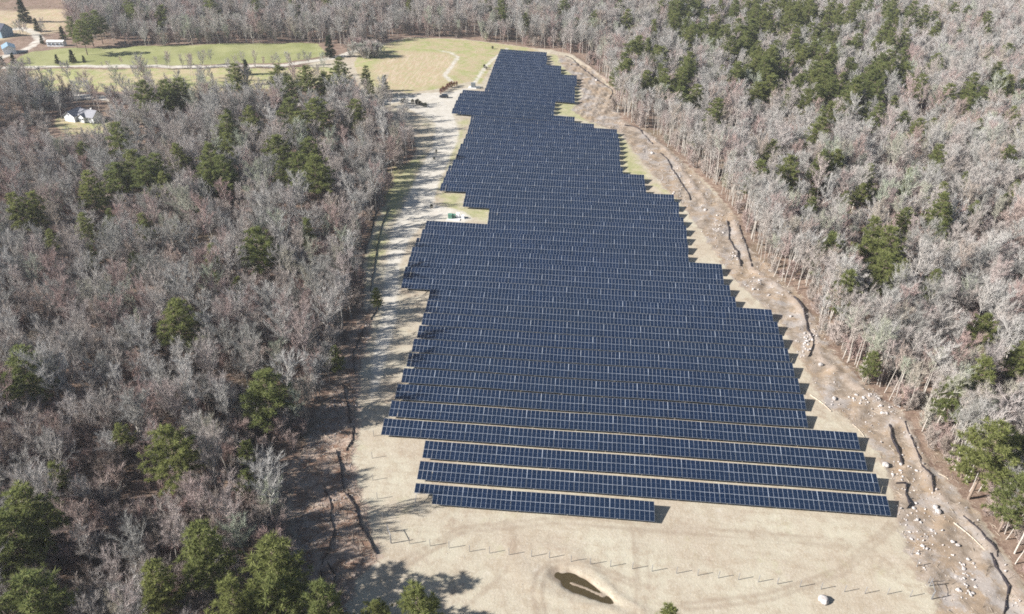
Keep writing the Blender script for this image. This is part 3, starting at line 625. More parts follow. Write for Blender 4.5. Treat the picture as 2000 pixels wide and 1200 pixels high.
PLAB = {(343, 605): 'lone bright green pine among grey bare trees, middle of the left forest', (515, 745): 'large round green pine at the right side of the left forest', (335, 885): 'pale green broad pine below the lone pine of the left forest',
    (40, 700): 'round green pine at the left edge of the frame, halfway down', (530, 1082): 'largest bright green pine beside the shaded clearing at the lower left', (530, 1155): 'lighter green pine right below the largest pine at lower left',
    (310, 1150): 'narrow bright green pine standing alone at the bottom of the left forest', (395, 1070): 'layered green pine left of the largest lower left pine', (815, 1200): 'green pine casting a dark shadow on the bare sand at the bottom',
    (1305, 1222): 'single green pine tip poking up from the bottom edge below the pond', (1627, 475): 'broad layered pine behind the reddish strip of pale trunks', (1860, 781): 'bright yellow green conical pine near the right edge, below the middle',
    (1947, 855): 'largest pine of the right forest with bare lower limbs and a pale trunk', (228, 255): 'green pine just below and right of the white house', (1401, 206): 'dark broad pine at the near corner of the far evergreen stand',
    (1373, 257): 'small yellow green pine alone above the pale trunks', (240, 855): 'narrow dark green pine left of the pale broad pine', (1702, 712): 'small green pine hidden behind pale leaning trunks', (1916, 652): 'round green pine above the right edge group of pines',
    (735, 582): 'small dark pine beside the black silt fence left of the gravel', (1485, 336): 'yellow green pine nearest the pale trunk strip on the right', (505, 480): 'dark green pine above the fallen trunk in the left forest',
    (1650, 571): 'pale thin crowned pine at the edge of the right forest', (22, 1040): 'tall green pine on the left edge near the bottom, lower of two', (42, 975): 'tall green pine on the left edge near the bottom, upper of two', (50, 1150): 'wide olive pine in the bottom left corner',
    (625, 1190): 'green pine at the bottom edge below the two short silt fences', (735, 1212): 'low green pine between two larger pines at the bottom edge', (455, 1188): 'yellowish pine at the bottom edge left of the light green pine', (662, 126): 'pine with a bare trunk at the left rim of the meadow',
    (1730, 519): 'lower pine of the upright group right of the layered pine', (1741, 460): 'tall middle pine of the group right of the layered pine', (1702, 465): 'left pine of the group right of the layered pine'}
PINE_XY = []
def region(px, py):
    side = 'left' if px < 1000 else 'right'
    v = 'top' if py < 120 else 'upper' if py < 380 else 'middle' if py < 700 else 'lower'
    e = 'outer' if (px < 330 or px > 1700) else 'inner'
    return '%s %s part of the %s forest' % (v, e, side)
PL_ALL.sort(key=lambda q: q[3] * 1000 - q[2]); PREST = []; PCOUNT = {}
for k, (px, py, dpx, grp) in enumerate(PL_ALL):
    far = py < 400; i = rr.choice([0, 1, 2, 3, 1]) if dpx > 30 else rr.choice([1, 4, 1, 2, 0])
    pr = PINE[i]; p = at(px, py, pr[2] * 0.62); Z = proj(p[0], p[1], pr[2] * 0.6)[2]
    wid = dpx * Z / F; s = min(1.5, max(0.5, wid / (pr[3] * 1.5)))
    p = at(px, py, pr[2] * s * 0.62); s2 = min(s, 1.12); PINE_XY.append((p[0], p[1], pr[3] * s))
    if k >= 290: PREST.append([p[0], p[1], gz(p[0], p[1]), 11 + PINE.index(pr), s, rr.uniform(0, 6.28)]); continue
    g = ['evergreen pines of the left forest', 'evergreen pines of the right forest', 'pines of the dense evergreen stand at upper right'][grp]
    if grp == 2: base = ('dense stand pine', '%s tier from top' % ordn(int((py + 20) // 20)))
    else: base = ('%s green pine' % ('small' if wid < 5 else 'mid sized' if wid < 9 else 'broad'), 'in the %s' % region(px, py))
    lab = PLAB.get((px, py)); e = place_tree('pine_tree', pr, p[0], p[1], s2, rr.uniform(0, 6.28), lab or 'pine', 'pine tree', g, s / s2)
    if not lab: PCOUNT.setdefault(base, []).append((px, e))
for (a_, b_), L_ in PCOUNT.items():
    L_.sort(key=lambda q: q[0])
    for i_, (_, e) in enumerate(L_): e['label'] = ('%s, %s' % (a_, b_)) if len(L_) == 1 else '%s, %s, %s from left' % (a_, b_, ordn(i_))
for px, py, h_, lab in [(51, 46, 15, 'tall dark conical spruce beside the far driveway'), (74, 60, 8, 'small dark spruce right of the tall conical one by the driveway'), (143, 120, 7, 'dark round cedar on the hedge line below the green field'), (113, 124, 5, 'small cedar left of the round one on the hedge line'),
        (84, 88, 5, 'small dark conifer left of the long low trailer'), (125, 78, 8, 'dark conifer behind the long low trailer'), (645, 112, 12, 'dark spreading conifer at the right end of the green field'), (752, 178, 8, 'dark bushy cedar at the lower left rim of the meadow'), (483, 148, 8, 'dark conifer beside the dirt track in the middle distance'), (165, 122, 4, 'lowest dark cedar right of the round one on the hedge line'), (6, 126, 5, 'dark cedar at the left frame edge by the driveway'), (28, 124, 6, 'olive cedar right of the one at the left frame edge')]:
    p = at(px, py, 0); place_tree('spruce_tree', SPRUCE, p[0], p[1], h_ / 9.0, rr.uniform(0, 6), lab, 'conifer', 'dark conifers round the far fields')

# ------------------------------------------------------------------ bare forest
cand = []
st_ = 5.0
for yv in np.arange(70, 860, st_ * 0.9):
    hw = 0.74 * (yv + 60) + 25
    for xv in np.arange(-hw - 0.09 * yv, hw, st_): cand.append((xv, yv))
cand = np.array(cand); cand = cand + RNG.uniform(-2.3, 2.3, cand.shape)
dC = sdf_poly(cand, CLEAR); keep = dC < -1.0
for q in NOGO: keep &= sdf_poly(cand, q) < 0.5
dens = wav(cand[:, 0], cand[:, 1], 60, 4); keep &= RNG.random(len(cand)) < np.clip(0.86 + 0.32 * dens, 0.42, 1.0)
keep &= ~((dC > -13) & (cand[:, 0] > 0) & (cand[:, 1] < 420) & (RNG.random(len(cand)) < 0.45))
keep &= ~((cand[:, 1] > 560) & (RNG.random(len(cand)) < 0.35))
for x, y, r in PINE_XY:
    n_ = math.hypot(x, y); ux, uy = x / n_, y / n_
    for k_, rad in ((0, 0.75), (5.0, 0.8), (10.0, 0.7)): keep &= ((cand[:, 0] - x + ux * k_) ** 2 + (cand[:, 1] - y + uy * k_) ** 2) > (rad * r) ** 2
cand = cand[keep]; dC = dC[keep]
cz = ground_z(cand)
pts = []
lan = at(160, 235)
for (x, y), z, d in zip(cand, cz, dC):
    edge = d > -14; right = x > 0.0
    if edge and right and RNG.random() < 0.94: v = NSLIM + int(RNG.integers(0, 3)); 
    else: v = int(RNG.choice([0, 1, 2, 3, 4, 5, 6], p=[.17, .16, .15, .16, .12, .12, .12]))
    s = RNG.uniform(0.58, 1.2)
    if math.hypot(x - lan[0], y - (lan[1] - 28)) < 34: v = 6; s *= 0.65
    pts.append([x, y, z, v, s, RNG.uniform(0, 6.28)])
# extra slim pale trunks along the right edge
for yv in np.arange(80, 460, 2.2):
    P_ = np.stack([np.arange(-40, 130, 1.0), np.full(170, yv)], 1); dd = sdf_poly(P_, CLEAR); ok = np.where((dd < -1.5) & (dd > -13))[0]
    if len(ok):
        for _ in range(3):
            q = P_[RNG.choice(ok)] + RNG.uniform(-1, 1, 2); pts.append([q[0], q[1], 0, NSLIM + int(RNG.integers(0, 3)), RNG.uniform(0.7, 1.1), RNG.uniform(0, 6.28)])
# scattered trees by the fields
for px0, px1, py0, py1, k, sm in [(270, 640, 150, 185, 34, 0.75), (60, 640, 198, 222, 55, 0.8), (0, 260, 132, 140, 14, 0.35), (270, 620, 128, 136, 26, 0.5), (0, 130, 190, 240, 40, 0.8), (640, 770, 208, 235, 22, 0.9), (20, 130, 60, 72, 10, 0.5)]:
    for _ in range(k):
        q = at(RNG.uniform(px0, px1), RNG.uniform(py0, py1)); pts.append([q[0], q[1], 0, int(RNG.integers(0, 7)), sm * RNG.uniform(0.8, 1.15), RNG.uniform(0, 6.28)])
# understory brush
for _ in range(11500):
    yv = 75 + 600 * RNG.random() ** 1.2; hw = 0.72 * (yv + 50) + 15; xv = RNG.uniform(-hw - 0.09 * yv, hw); pts.append([xv, yv, 0, 10, RNG.uniform(0.4, 1.3), RNG.uniform(0, 6.28)])
pts = np.array(pts)
A2 = pts[:, :2]; bad = (sdf_poly(A2, CLEAR) > -0.8) & (pts[:, 3] == 10)
for q in NOGO[:2]: bad |= (sdf_poly(A2, q) > -1) & (pts[:, 3] == 10)
pts = pts[~bad]; pts[:, 2] = ground_z(pts[:, :2])
px_, py_, Z_ = proj(pts[:, 0], pts[:, 1], pts[:, 2] + 7)
vis = (px_ > -20) & (px_ < 2020) & (py_ > -10) & (py_ < 1240) & (pts[:, 3] < 10)
order = np.argsort(np.where(vis, Z_, 1e9))[:295]
single = np.zeros(len(pts), bool); single[order] = True
SIZE = {0: 'round crowned', 1: 'wide crowned', 2: 'mid sized', 3: 'high crowned', 4: 'tall narrow', 5: 'low branched', 6: 'short', 7: 'pale slender', 8: 'pale thin', 9: 'pale young'}
dCl = sdf_poly(pts[:, :2], CLEAR); BK = {}
def band(y):
    k = int(math.floor((y - yy[0]) / 6.7 + 0.5))
    return ('by the %s panel row' % ordw(k)) if k >= 0 else ['just below the panel rows', 'by the sand above the posts', 'by the fence post line', 'by the pond', 'lower than the pond'][min(-k - 1, 4)]
for i in order:
    side = 'left' if px_[i] < 1000 else 'right'; BK.setdefault((side, band(pts[i, 1])), []).append(i)
for (side, b_), L_ in BK.items():
    L_.sort(key=lambda i: -dCl[i])
    for k_, i in enumerate(L_):
        x, y, z, v, s, rz = pts[i]
        place_tree('bare_tree', BARE[int(v)], x, y, s, rz, '%s bare tree, %s, %s in from the %s clearing' % (SIZE[int(v)], b_, ordn(k_), side), 'bare tree', 'nearest leafless trees of the %s forest' % side)
rest = pts[~single]
def scatter(name, P, label, cat):
    me = bpy.data.meshes.new(name); me.vertices.add(len(P)); me.vertices.foreach_set('co', P[:, :3].astype(np.float32).ravel())
    a = me.attributes.new('vi', 'INT', 'POINT'); a.data.foreach_set('value', P[:, 3].astype(np.int32))
    a = me.attributes.new('sc', 'FLOAT', 'POINT'); a.data.foreach_set('value', P[:, 4].astype(np.float32))
    a = me.attributes.new('rot', 'FLOAT_VECTOR', 'POINT'); rv = np.zeros((len(P), 3), np.float32); rv[:, 2] = P[:, 5]; rv[:, :2] = RNG.normal(0, 0.04, (len(P), 2)); a.data.foreach_set('vector', rv.ravel())
    o = link(name, me); ng = bpy.data.node_groups.new(name + '_scatter', 'GeometryNodeTree')
    ng.interface.new_socket('Geometry', in_out='INPUT', socket_type='NodeSocketGeometry'); ng.interface.new_socket('Geometry', in_out='OUTPUT', socket_type='NodeSocketGeometry')
    N = ng.nodes.new; gi, go = N('NodeGroupInput'), N('NodeGroupOutput'); ci = N('GeometryNodeCollectionInfo'); ci.inputs['Collection'].default_value = src; ci.inputs['Separate Children'].default_value = True; ci.inputs['Reset Children'].default_value = True
    iop = N('GeometryNodeInstanceOnPoints'); iop.inputs['Pick Instance'].default_value = True
    def na(nm, ty): q = N('GeometryNodeInputNamedAttribute'); q.data_type = ty; q.inputs['Name'].default_value = nm; return q.outputs['Attribute']
    Lk = ng.links.new; Lk(gi.outputs[0], iop.inputs['Points']); Lk(ci.outputs[0], iop.inputs['Instance']); Lk(na('vi', 'INT'), iop.inputs['Instance Index'])
    er = N('FunctionNodeEulerToRotation'); Lk(na('rot', 'FLOAT_VECTOR'), er.inputs[0]); Lk(er.outputs[0], iop.inputs['Rotation'])
    cx_ = N('ShaderNodeCombineXYZ'); sa_ = na('sc', 'FLOAT')
    for k in range(3): Lk(sa_, cx_.inputs[k])
    Lk(cx_.outputs[0], iop.inputs['Scale']); Lk(iop.outputs[0], go.inputs[0])
    md = o.modifiers.new('scatter', 'NODES'); md.node_group = ng
    return tag(o, label, cat, None, 'stuff')
tl = rest[rest[:, 3] < 10]; lf = tl[:, 0] < 0.02 * tl[:, 1]
scatter('bare_forest', tl[lf], 'grey mass of leafless trees filling the left and far forest', 'forest')
scatter('bare_forest', tl[~lf], 'pale mass of leafless trees filling the right forest', 'forest')
scatter('far_evergreens', np.array(PREST), 'farther pines filling out the dense evergreen stand', 'evergreens')
scatter('forest_brush', rest[rest[:, 3] >= 10], 'low brown brush growing under the bare trees', 'brush')

# ------------------------------------------------------------------ rocks
def rock_mesh(seed, n=1):
    rg = np.random.default_rng(seed); bm_v = []
    t = (1 + 5 ** .5) / 2; V = np.array([(-1, t, 0), (1, t, 0), (-1, -t, 0), (1, -t, 0), (0, -1, t), (0, 1, t), (0, -1, -t), (0, 1, -t), (t, 0, -1), (t, 0, 1), (-t, 0, -1), (-t, 0, 1)], float); V /= np.linalg.norm(V[0])
    Fc = [(0, 11, 5), (0, 5, 1), (0, 1, 7), (0, 7, 10), (0, 10, 11), (1, 5, 9), (5, 11, 4), (11, 10, 2), (10, 7, 6), (7, 1, 8), (3, 9, 4), (3, 4, 2), (3, 2, 6), (3, 6, 8), (3, 8, 9), (4, 9, 5), (2, 4, 11), (6, 2, 10), (8, 6, 7), (9, 8, 1)]
    V = [tuple(v) for v in V]; mid = {}
    F2 = []
    for a, b, c in Fc:
        q = []
        for i, j in ((a, b), (b, c), (c, a)):
            k = (min(i, j), max(i, j))
            if k not in mid: m = norm(np.array(V[i]) + np.array(V[j])); V.append(tuple(m)); mid[k] = len(V) - 1
            q.append(mid[k])
        F2 += [(a, q[0], q[2]), (b, q[1], q[0]), (c, q[2], q[1]), tuple(q)]
    V = np.clip(np.array(V) * rg.uniform(0.7, 1.25, (len(V), 1)), -0.85, 0.8) * np.array([1, rg.uniform(0.6, 0.9), rg.uniform(0.5, 0.75)])
    return V, F2
ROCKS = []
for s in range(5): V, F_ = rock_mesh(s); ROCKS.append((V, F_, arr_mesh('boulder', V, F_, [M_ROCK])))
BIG = [(1609, 1172, 1.15, 'largest white boulder, alone on the bare sand near the bottom'), (1730, 908, 0.9, 'white boulder beside the right end of the near panel rows'), (1603, 712, 0.8, 'white boulder at the bend of the clay berm'), (1828, 990, 0.75, 'upper of two white boulders touching on the berm'), (1833, 999, 0.75, 'lower of two white boulders touching on the berm'),
       (1274, 299, 0.95, 'white boulder by the end of the upper silt fence'), (1545, 617, 0.6, 'pale boulder right of the row ends in the middle of the rubble strip'), (1745, 925, 0.5, 'small pale boulder below the white one beside the near rows'), (1378, 410, 0.8, 'pale boulder at the top of the stone pile by the fence'), (1862, 1057, 0.5, 'left of a pair of pale stones on the lower rubble'), (1871, 1064, 0.5, 'right of a pair of pale stones on the lower rubble'),
       (1630, 777, 0.7, 'pale boulder at the left end of the stone bank'), (1165, 157, 0.9, 'pale boulder beside the far silt fence'), (1115, 126, 0.8, 'farthest pale boulder by the far row corner')]
for px, py, s, lab in BIG:
    p = at(px, py, 0.3); k = rr.randrange(5); o = link('boulder', ROCKS[k][2], None, (p[0], p[1], gz(*p) + s * 0.3), rr.uniform(0, 6)); o.scale = (s, s, s); tag(o, lab, 'boulder', 'white boulders round the site')
PILES = [(1405, 440, 14, 22, 26, 'boulders piled at the upper silt fence bend'), (1432, 500, 12, 14, 18, 'boulders just below the silt fence bend'), (1575, 670, 12, 22, 26, 'boulders heaped inside the berm bend'), (1690, 780, 34, 10, 24, 'boulders of the bank right of the row ends'), (1740, 800, 22, 14, 16, 'boulders at the right end of the bank'),
         (1885, 1130, 24, 40, 40, 'boulders spread down the lower right rubble'), (1775, 900, 30, 50, 18, 'boulders scattered by the near row ends'), (1800, 1030, 30, 60, 22, 'boulders on the rubble below the near row ends'), (1500, 560, 40, 40, 18, 'boulders along the middle rubble strip'), (1330, 350, 40, 40, 22, 'boulders along the upper rubble strip')]
for cx, cy, rx, ry, k, g in PILES:
    BL_ = []
    for _ in range(k):
        a = rr.uniform(0, 6.28); q = rr.random() ** .6; px, py = cx + rx * q * math.cos(a), cy + ry * q * math.sin(a)
        p = at(px, py, 0); s = 0.16 + 0.42 * rr.random() ** 1.8; o = link('boulder', ROCKS[rr.randrange(5)][2], None, (p[0], p[1], gz(*p) + s * 0.08), rr.uniform(0, 6)); o.scale = (s, s, s * rr.uniform(0.8, 1.1))
        tag(o, 'pale stone', 'stone', g); BL_.append((px, o))
    for i_, (_, o) in enumerate(sorted(BL_, key=lambda q: q[0])): o['label'] = 'pale stone, %s from left of the %s' % (ordn(i_), g)
# small rubble as one mass
vs, fs = [], []
def rub(n, poly, smin, smax):
    lo, hi = poly.min(0), poly.max(0); P = RNG.uniform(lo, hi, (n, 2)); P = P[sdf_poly(P, poly) > 0.3]; P = P[RNG.random(len(P)) < np.clip(0.35 + 0.9 * wav(P[:, 0], P[:, 1], 14, 2), 0.03, 1)]; P = P[P[:, 1] < 420]
    zz = ground_z(P)
    for (x, y), z in zip(P, zz):
        s = smin + (smax - smin) * RNG.random() ** 3; c = np.array([(1, 0, 0), (-.5, .87, 0), (-.5, -.87, 0), (0.1, 0, .9), (0, 0.1, -.5)]) * RNG.uniform(0.7, 1.2, (5, 1)) * s
        a = RNG.uniform(0, 6.28); c = np.stack([c[:, 0] * math.cos(a) - c[:, 1] * math.sin(a), c[:, 0] * math.sin(a) + c[:, 1] * math.cos(a), c[:, 2]], 1) + (x, y, z)
        o = len(vs); vs.extend(c.tolist()); fs.extend([(o, o + 1, o + 3), (o + 1, o + 2, o + 3), (o + 2, o, o + 3), (o + 1, o, o + 4), (o + 2, o + 1, o + 4), (o, o + 2, o + 4)])
rub(42000, RUBBLE, 0.09, 0.42); rub(10000, DEBRIS, 0.09, 0.34)
box_ = atp([(740, 1180), (760, 1000), (1700, 1010), (1790, 1180)]); rub(900, box_, 0.05, 0.14)
tag(link('rubble_stones', arr_mesh('rubble_stones', vs, fs, [M_ROCK])), 'loose pale stones strewn over the torn ground', 'rubble', None, 'stuff')

# brushwood: sticks and torn branches on the ground
vs, fs = [], []
def sticks(n, poly, lo_, hi_):
    a_, b_ = poly.min(0), poly.max(0); P = RNG.uniform(a_, b_, (n, 2)); d_ = sdf_poly(P, poly); P = P[(d_ > lo_) & (d_ < hi_)]; P = P[P[:, 1] < 430]; zz = ground_z(P)
    for (x, y), z in zip(P, zz):
        L = RNG.uniform(0.5, 2.6); a = RNG.uniform(0, 6.28); e = RNG.uniform(-0.05, 0.35); w = RNG.uniform(0.02, 0.055); d = np.array([math.cos(a) * math.cos(e), math.sin(a) * math.cos(e), math.sin(e)]) * L; c = np.array([x, y, z + 0.06]); n_ = np.array([-math.sin(a), math.cos(a), 0]) * w; u_ = np.array([0, 0, w * 1.6])
        o = len(vs); vs.extend([(c - n_).tolist(), (c + n_).tolist(), (c + u_).tolist(), (c + d).tolist()]); fs.extend([(o, o + 3, o + 2), (o + 2, o + 3, o + 1), (o + 1, o + 3, o)])
sticks(9000, RUBBLE, 0.2, 99); sticks(7000, DEBRIS, 0.2, 99); sticks(60000, CLEAR, -13, -0.5)
tag(link('brushwood', arr_mesh('brushwood', vs, fs, [M_LOG])), 'broken sticks and torn branches lying along the clearing edges', 'brushwood', None, 'stuff')

# ------------------------------------------------------------------ silt fences
def silt(pts_px, label, h=0.75, wide=0.05):
    L = atp(pts_px); P = [L[0]]
    for a, b in zip(L[:-1], L[1:]):
        k = max(1, int(np.linalg.norm(b - a) / 1.6)); P += [a + (b - a) * (j + 1) / k for j in range(k)]
    h *= 0.5; P = [p + RNG.normal(0, 0.10, 2) for p in P]; o = P[0]; root = thing('silt_fence', label, 'silt fence', (o[0], o[1], gz(*o)), 0, 'black silt fences along the ditches'); Zs = [gz(*p) - gz(*o) for p in P]
    m = MB(); s = MB()
    for k in range(len(P) - 1):
        a, b = P[k] - o, P[k + 1] - o; d = (b - a) / max(np.linalg.norm(b - a), 1e-6); nn = np.array([-d[1], d[0]]) * wide
        lean = nn * 2; ha, hb = h * (0.9 + 0.2 * math.sin(k * 2.1)), h * (0.9 + 0.2 * math.sin((k + 1) * 2.1)); za, zb = Zs[k], Zs[k + 1]
        v = [(*(a - nn), za - .2), (*(b - nn), zb - .2), (*(b - nn + lean), zb + hb), (*(a - nn + lean), za + ha), (*(a + nn), za - .2), (*(b + nn), zb - .2), (*(b + nn * .6 + lean), zb + hb), (*(a + nn * .6 + lean), za + ha)]
        m.add(v, [(0, 1, 2, 3), (7, 6, 5, 4), (3, 2, 6, 7), (0, 3, 7, 4), (1, 5, 6, 2)])
        s.tube((a[0], a[1], za - .2), (a[0] + lean[0], a[1] + lean[1], za + ha + .18), 0.03, 0.03, 4)
    m.build('cloth', M_SILT, root); s.build('stakes', M_STAKE, root)['kind'] = 'stuff'
for pts_px, lab, h in [
    ([(1104, 110), (1117, 115), (1133, 131), (1150, 144), (1165, 156), (1194, 175), (1196, 183), (1190, 194)], 'farthest black silt fence curving beside the far row corners', 0.8),
    ([(1220, 246), (1234, 248), (1245, 251), (1260, 267), (1274, 282)], 'black silt fence ending at the white boulder, upper right of the rows', 0.8),
    ([(1289, 299), (1302, 310), (1311, 328), (1332, 361), (1343, 378), (1348, 392)], 'long straight black silt fence below the white boulder', 0.8),
    ([(1418, 432), (1423, 448), (1423, 468), (1439, 492), (1445, 520)], 'thick wavy black silt fence beside the stone pile', 1.0),
    ([(1442, 440), (1450, 464), (1458, 484), (1468, 522)], 'thin dark fence on the tree side of the wavy one', 0.5),
    ([(1550, 580), (1566, 602), (1569, 615), (1576, 641), (1587, 662), (1587, 677), (1577, 699)], 'hooked black silt fence inside the berm above the white boulder', 1.0),
    ([(1737, 830), (1743, 863), (1757, 890), (1762, 908)], 'short black silt fence between the berm and near row ends', 1.0),
    ([(1750, 945), (1768, 947), (1768, 967), (1775, 987), (1770, 993)], 'short bent black silt fence right of the nearest long row', 1.0),
    ([(1765, 825), (1782, 867), (1800, 910), (1817, 933), (1823, 963)], 'thin dark fence on top of the berm at right', 0.45),
    ([(1880, 1010), (1913, 1040), (1947, 1080), (1948, 1090)], 'thin dark fence on the berm near the lower right trunks', 0.45),
    ([(1930, 1083), (1953, 1123), (1967, 1147), (1957, 1215)], 'black silt fence running out of the bottom right corner', 1.0),
    ([(758, 407), (743, 447), (735, 490), (728, 537), (723, 570)], 'long black silt fence left of the gravel road', 0.9),
    ([(733, 413), (723, 463), (710, 497)], 'dark silt fence at the forest edge left of the long one', 0.8),
    ([(743, 587), (735, 607), (723, 627)], 'short dark silt fence below the small dark pine', 0.7),
    ([(712, 640), (700, 665), (690, 690)], 'dark silt fence joining the forest edge pieces on the left', 0.8),
    ([(690, 833), (688, 860), (676, 880)], 'short silt fence below the shaded row end on the left', 0.8),
    ([(690, 690), (692, 733)], 'short silt fence piece in the tree shade above the debris', 0.7),
    ([(668, 752), (676, 780), (685, 826)], 'black silt fence above the shaded row end, left side', 0.9),
    ([(654, 881), (664, 909), (669, 937), (671, 962)], 'black silt fence at the top of the shaded debris', 1.0),
    ([(675, 965), (694, 993), (703, 1028), (736, 1084)], 'long curved black silt fence between debris and bare sand', 1.0),
    ([(641, 1102), (654, 1126), (650, 1154)], 'right one of two short silt fences near the bottom left', 1.0),
    ([(627, 1112), (629, 1151)], 'left one of two short silt fences near the bottom left', 0.9),
    ([(633, 948), (645, 990), (652, 1046), (627, 1105)], 'faint silt fence winding down through the shaded debris', 0.6)]:
    silt(pts_px, lab, h)

# ------------------------------------------------------------------ wire fence posts
FP = [(763, 1062), (800, 1063), (840, 1067), (877, 1071), (917, 1078), (956, 1081), (994, 1085), (1038, 1088), (1073, 1090.5), (1115, 1098), (1152.6, 1103), (1192, 1107), (1235, 1111.5), (1273, 1116), (1321, 1120), (1362.5, 1124)] + \
     [(1403, 1129), (1442, 1132.5), (1481, 1137), (1518, 1141), (1562, 1146.5), (1603, 1151), (1649, 1156), (1689, 1159.5), (1733, 1161), (1777, 1166), (1818, 1171)]
SIDE_L = [(748, 1016), (737, 975), (728, 938), (727, 895), (730, 852)]; SIDE_R = [(1812, 1140), (1790, 1107), (1780, 1083)]
o = at(*FP[0]); fence = thing('site_fence', 'line of thin bare fence posts crossing the sand below the rows', 'fence', (o[0], o[1], 0))
allp = [at(a, b) for a, b in FP]
for p in allp + [at(a, b) for a, b in SIDE_L + SIDE_R]:
    m = MB(); z = gz(*p); m.tube((0, 0, -0.3), (0, 0, 1.85), 0.065, 0.065, 6); m.tube((0, 0, 1.85), (0, 0, 1.92), 0.08, 0.04, 6)
    q = m.build('post', M_STEEL, fence); q.location = (p[0] - o[0], p[1] - o[1], z)
for e, nb_ in ((allp[0], at(*SIDE_L[0])), (allp[-1], at(*SIDE_R[0]))):
    m = MB(); d = (nb_ - e); d = d / np.linalg.norm(d)
    m.tube((0, 0, -.3), (0, 0, 2.5), 0.10, 0.09, 8); m.tube((0, 0, 2.1), (d[0] * 3, d[1] * 3, 1.9), 0.06, 0.06, 6); m.tube((d[0] * 3, d[1] * 3, -.3), (d[0] * 3, d[1] * 3, 2.3), 0.09, 0.09, 8)
    q = m.build('corner_brace', M_STEEL, fence); q.location = (e[0] - o[0] + 0.15, e[1] - o[1], gz(*e))

# ------------------------------------------------------------------ logs
for (a, b, r, lab) in [((1582, 773), (1623, 805), 0.16, 'pale curved log lying on the sand right of the row ends'), ((1862, 1022), (1925, 1078), 0.15, 'long pale log lying along the lower right berm'), ((1832, 926), (1852, 937), 0.12, 'short pale log at the foot of the right edge trees'), ((1760, 803), (1782, 802), 0.15, 'pale log lying flat at the forest edge above the berm'),
        ((1478, 476), (1505, 476), 0.14, 'fallen trunk lying level among pale standing trunks'), ((605, 643), (652, 655), 0.16, 'pale fallen trunk near the forest edge on the left'), ((520, 560), (580, 545), 0.2, 'fallen trunk in the opening of the left forest'), ((1665, 830), (1690, 858), 0.1, 'thin branch lying near the fourth row end'), ((1596, 600), (1606, 625), 0.12, 'log on the reddish floor beside the berm'), ((560, 1010), (600, 1003), 0.13, 'log in the shaded debris of the lower left')]:
    A, B = at(*a), at(*b); c = (A + B) / 2; root = thing('fallen_log', lab, 'log', (c[0], c[1], gz(*c)), 0, 'fallen trunks around the clearing')
    m = MB(); pr = None
    for k in range(6):
        t = k / 5; p = A + (B - A) * t - c; bow = math.sin(math.pi * t) * 0.4; q = (p[0] + bow, p[1], r * 0.9 + 0.05)
        if pr: m.tube(pr, q, r * (1 - 0.08 * k), r * (1 - 0.08 * (k + 1)), 7)
        pr = q
    for t in (0.35, 0.6, 0.8):
        p = A + (B - A) * t - c; m.tube((p[0], p[1], r), (p[0] + rr.uniform(-1, 1), p[1] + rr.uniform(-.6, .6), r + rr.uniform(.3, .9)), 0.05, 0.02, 5)
    m.build('log_trunk', M_LOG, root)

# ------------------------------------------------------------------ transformers and pads
def cabinet(px, py, w, d, h, mat, name, label, cat, rz=0.0, fins=False):
    p = at(px, py); z = gz(*p) + 0.17; root = thing(name, label, cat, (p[0], p[1], z), rz)
    m = MB(); m.box((0, 0, h / 2), (w, d, h)); m.box((0, 0, h + 0.03), (w + 0.12, d + 0.12, 0.06)); m.build('cabinet_body', mat, root)
    for s in (-1, 1):
        m = MB(); m.box((s * w * 0.24, -d / 2 - 0.02, h * 0.5), (w * 0.44, 0.035, h * 0.86)); m.box((s * w * 0.06, -d / 2 - 0.055, h * 0.5), (0.03, 0.03, 0.25)); m.build('cabinet_door', mat, root)
    if fins:
        m = MB()
        for k in range(7): m.box((-w * 0.4 + k * w * 0.13, d / 2 + 0.14, h * 0.5), (0.05, 0.28, h * 0.7))
        m.build('cooling_fins', mat, root)
    return root
def pad(px, py, w, d, label):
    p = at(px, py); m = MB(); m.box((0, 0, 0), (w, d, 0.34)); m.box((0, 0, -0.1), (w + 0.3, d + 0.3, 0.16)); o = m.build('concrete_pad', M_CONC); o.location = (p[0], p[1], gz(*p)); tag(o, label, 'concrete pad', 'equipment pads')
pad(887, 427, 4.6, 3.6, 'white concrete pad in the notch of the rows carrying the green boxes')
cabinet(879.5, 427, 1.5, 1.3, 1.5, M_GREENBOX, 'transformer', 'green transformer box at the left of the white pad', 'transformer', fins=True)
cabinet(886.5, 426.5, 1.2, 1.1, 1.3, M_GREENBOX, 'transformer', 'smaller green box right beside the left transformer', 'transformer')
cabinet(894.5, 426, 1.2, 0.9, 1.6, M_WHITE, 'switch_cabinet', 'white switch cabinet at the right of the near pad', 'cabinet')
pad(903, 427, 1.8, 1.2, 'small concrete slab beside the larger pad in the notch')
cabinet(904, 427, 1.1, 0.6, 1.1, M_WHITE, 'junction_box', 'low white box on the small slab beside the pad', 'cabinet')
pad(926, 171, 6.0, 4.0, 'pale concrete pad beside the far left row end')
cabinet(924.3, 171, 2.2, 1.8, 2.2, M_GREYBOX, 'transformer', 'dark grey transformer on the far pad near the parked car', 'transformer', fins=True)
cabinet(934, 173.5, 2.2, 0.8, 0.9, M_GREYBOX, 'switch_cabinet', 'low grey cabinet right of the far transformer', 'cabinet')

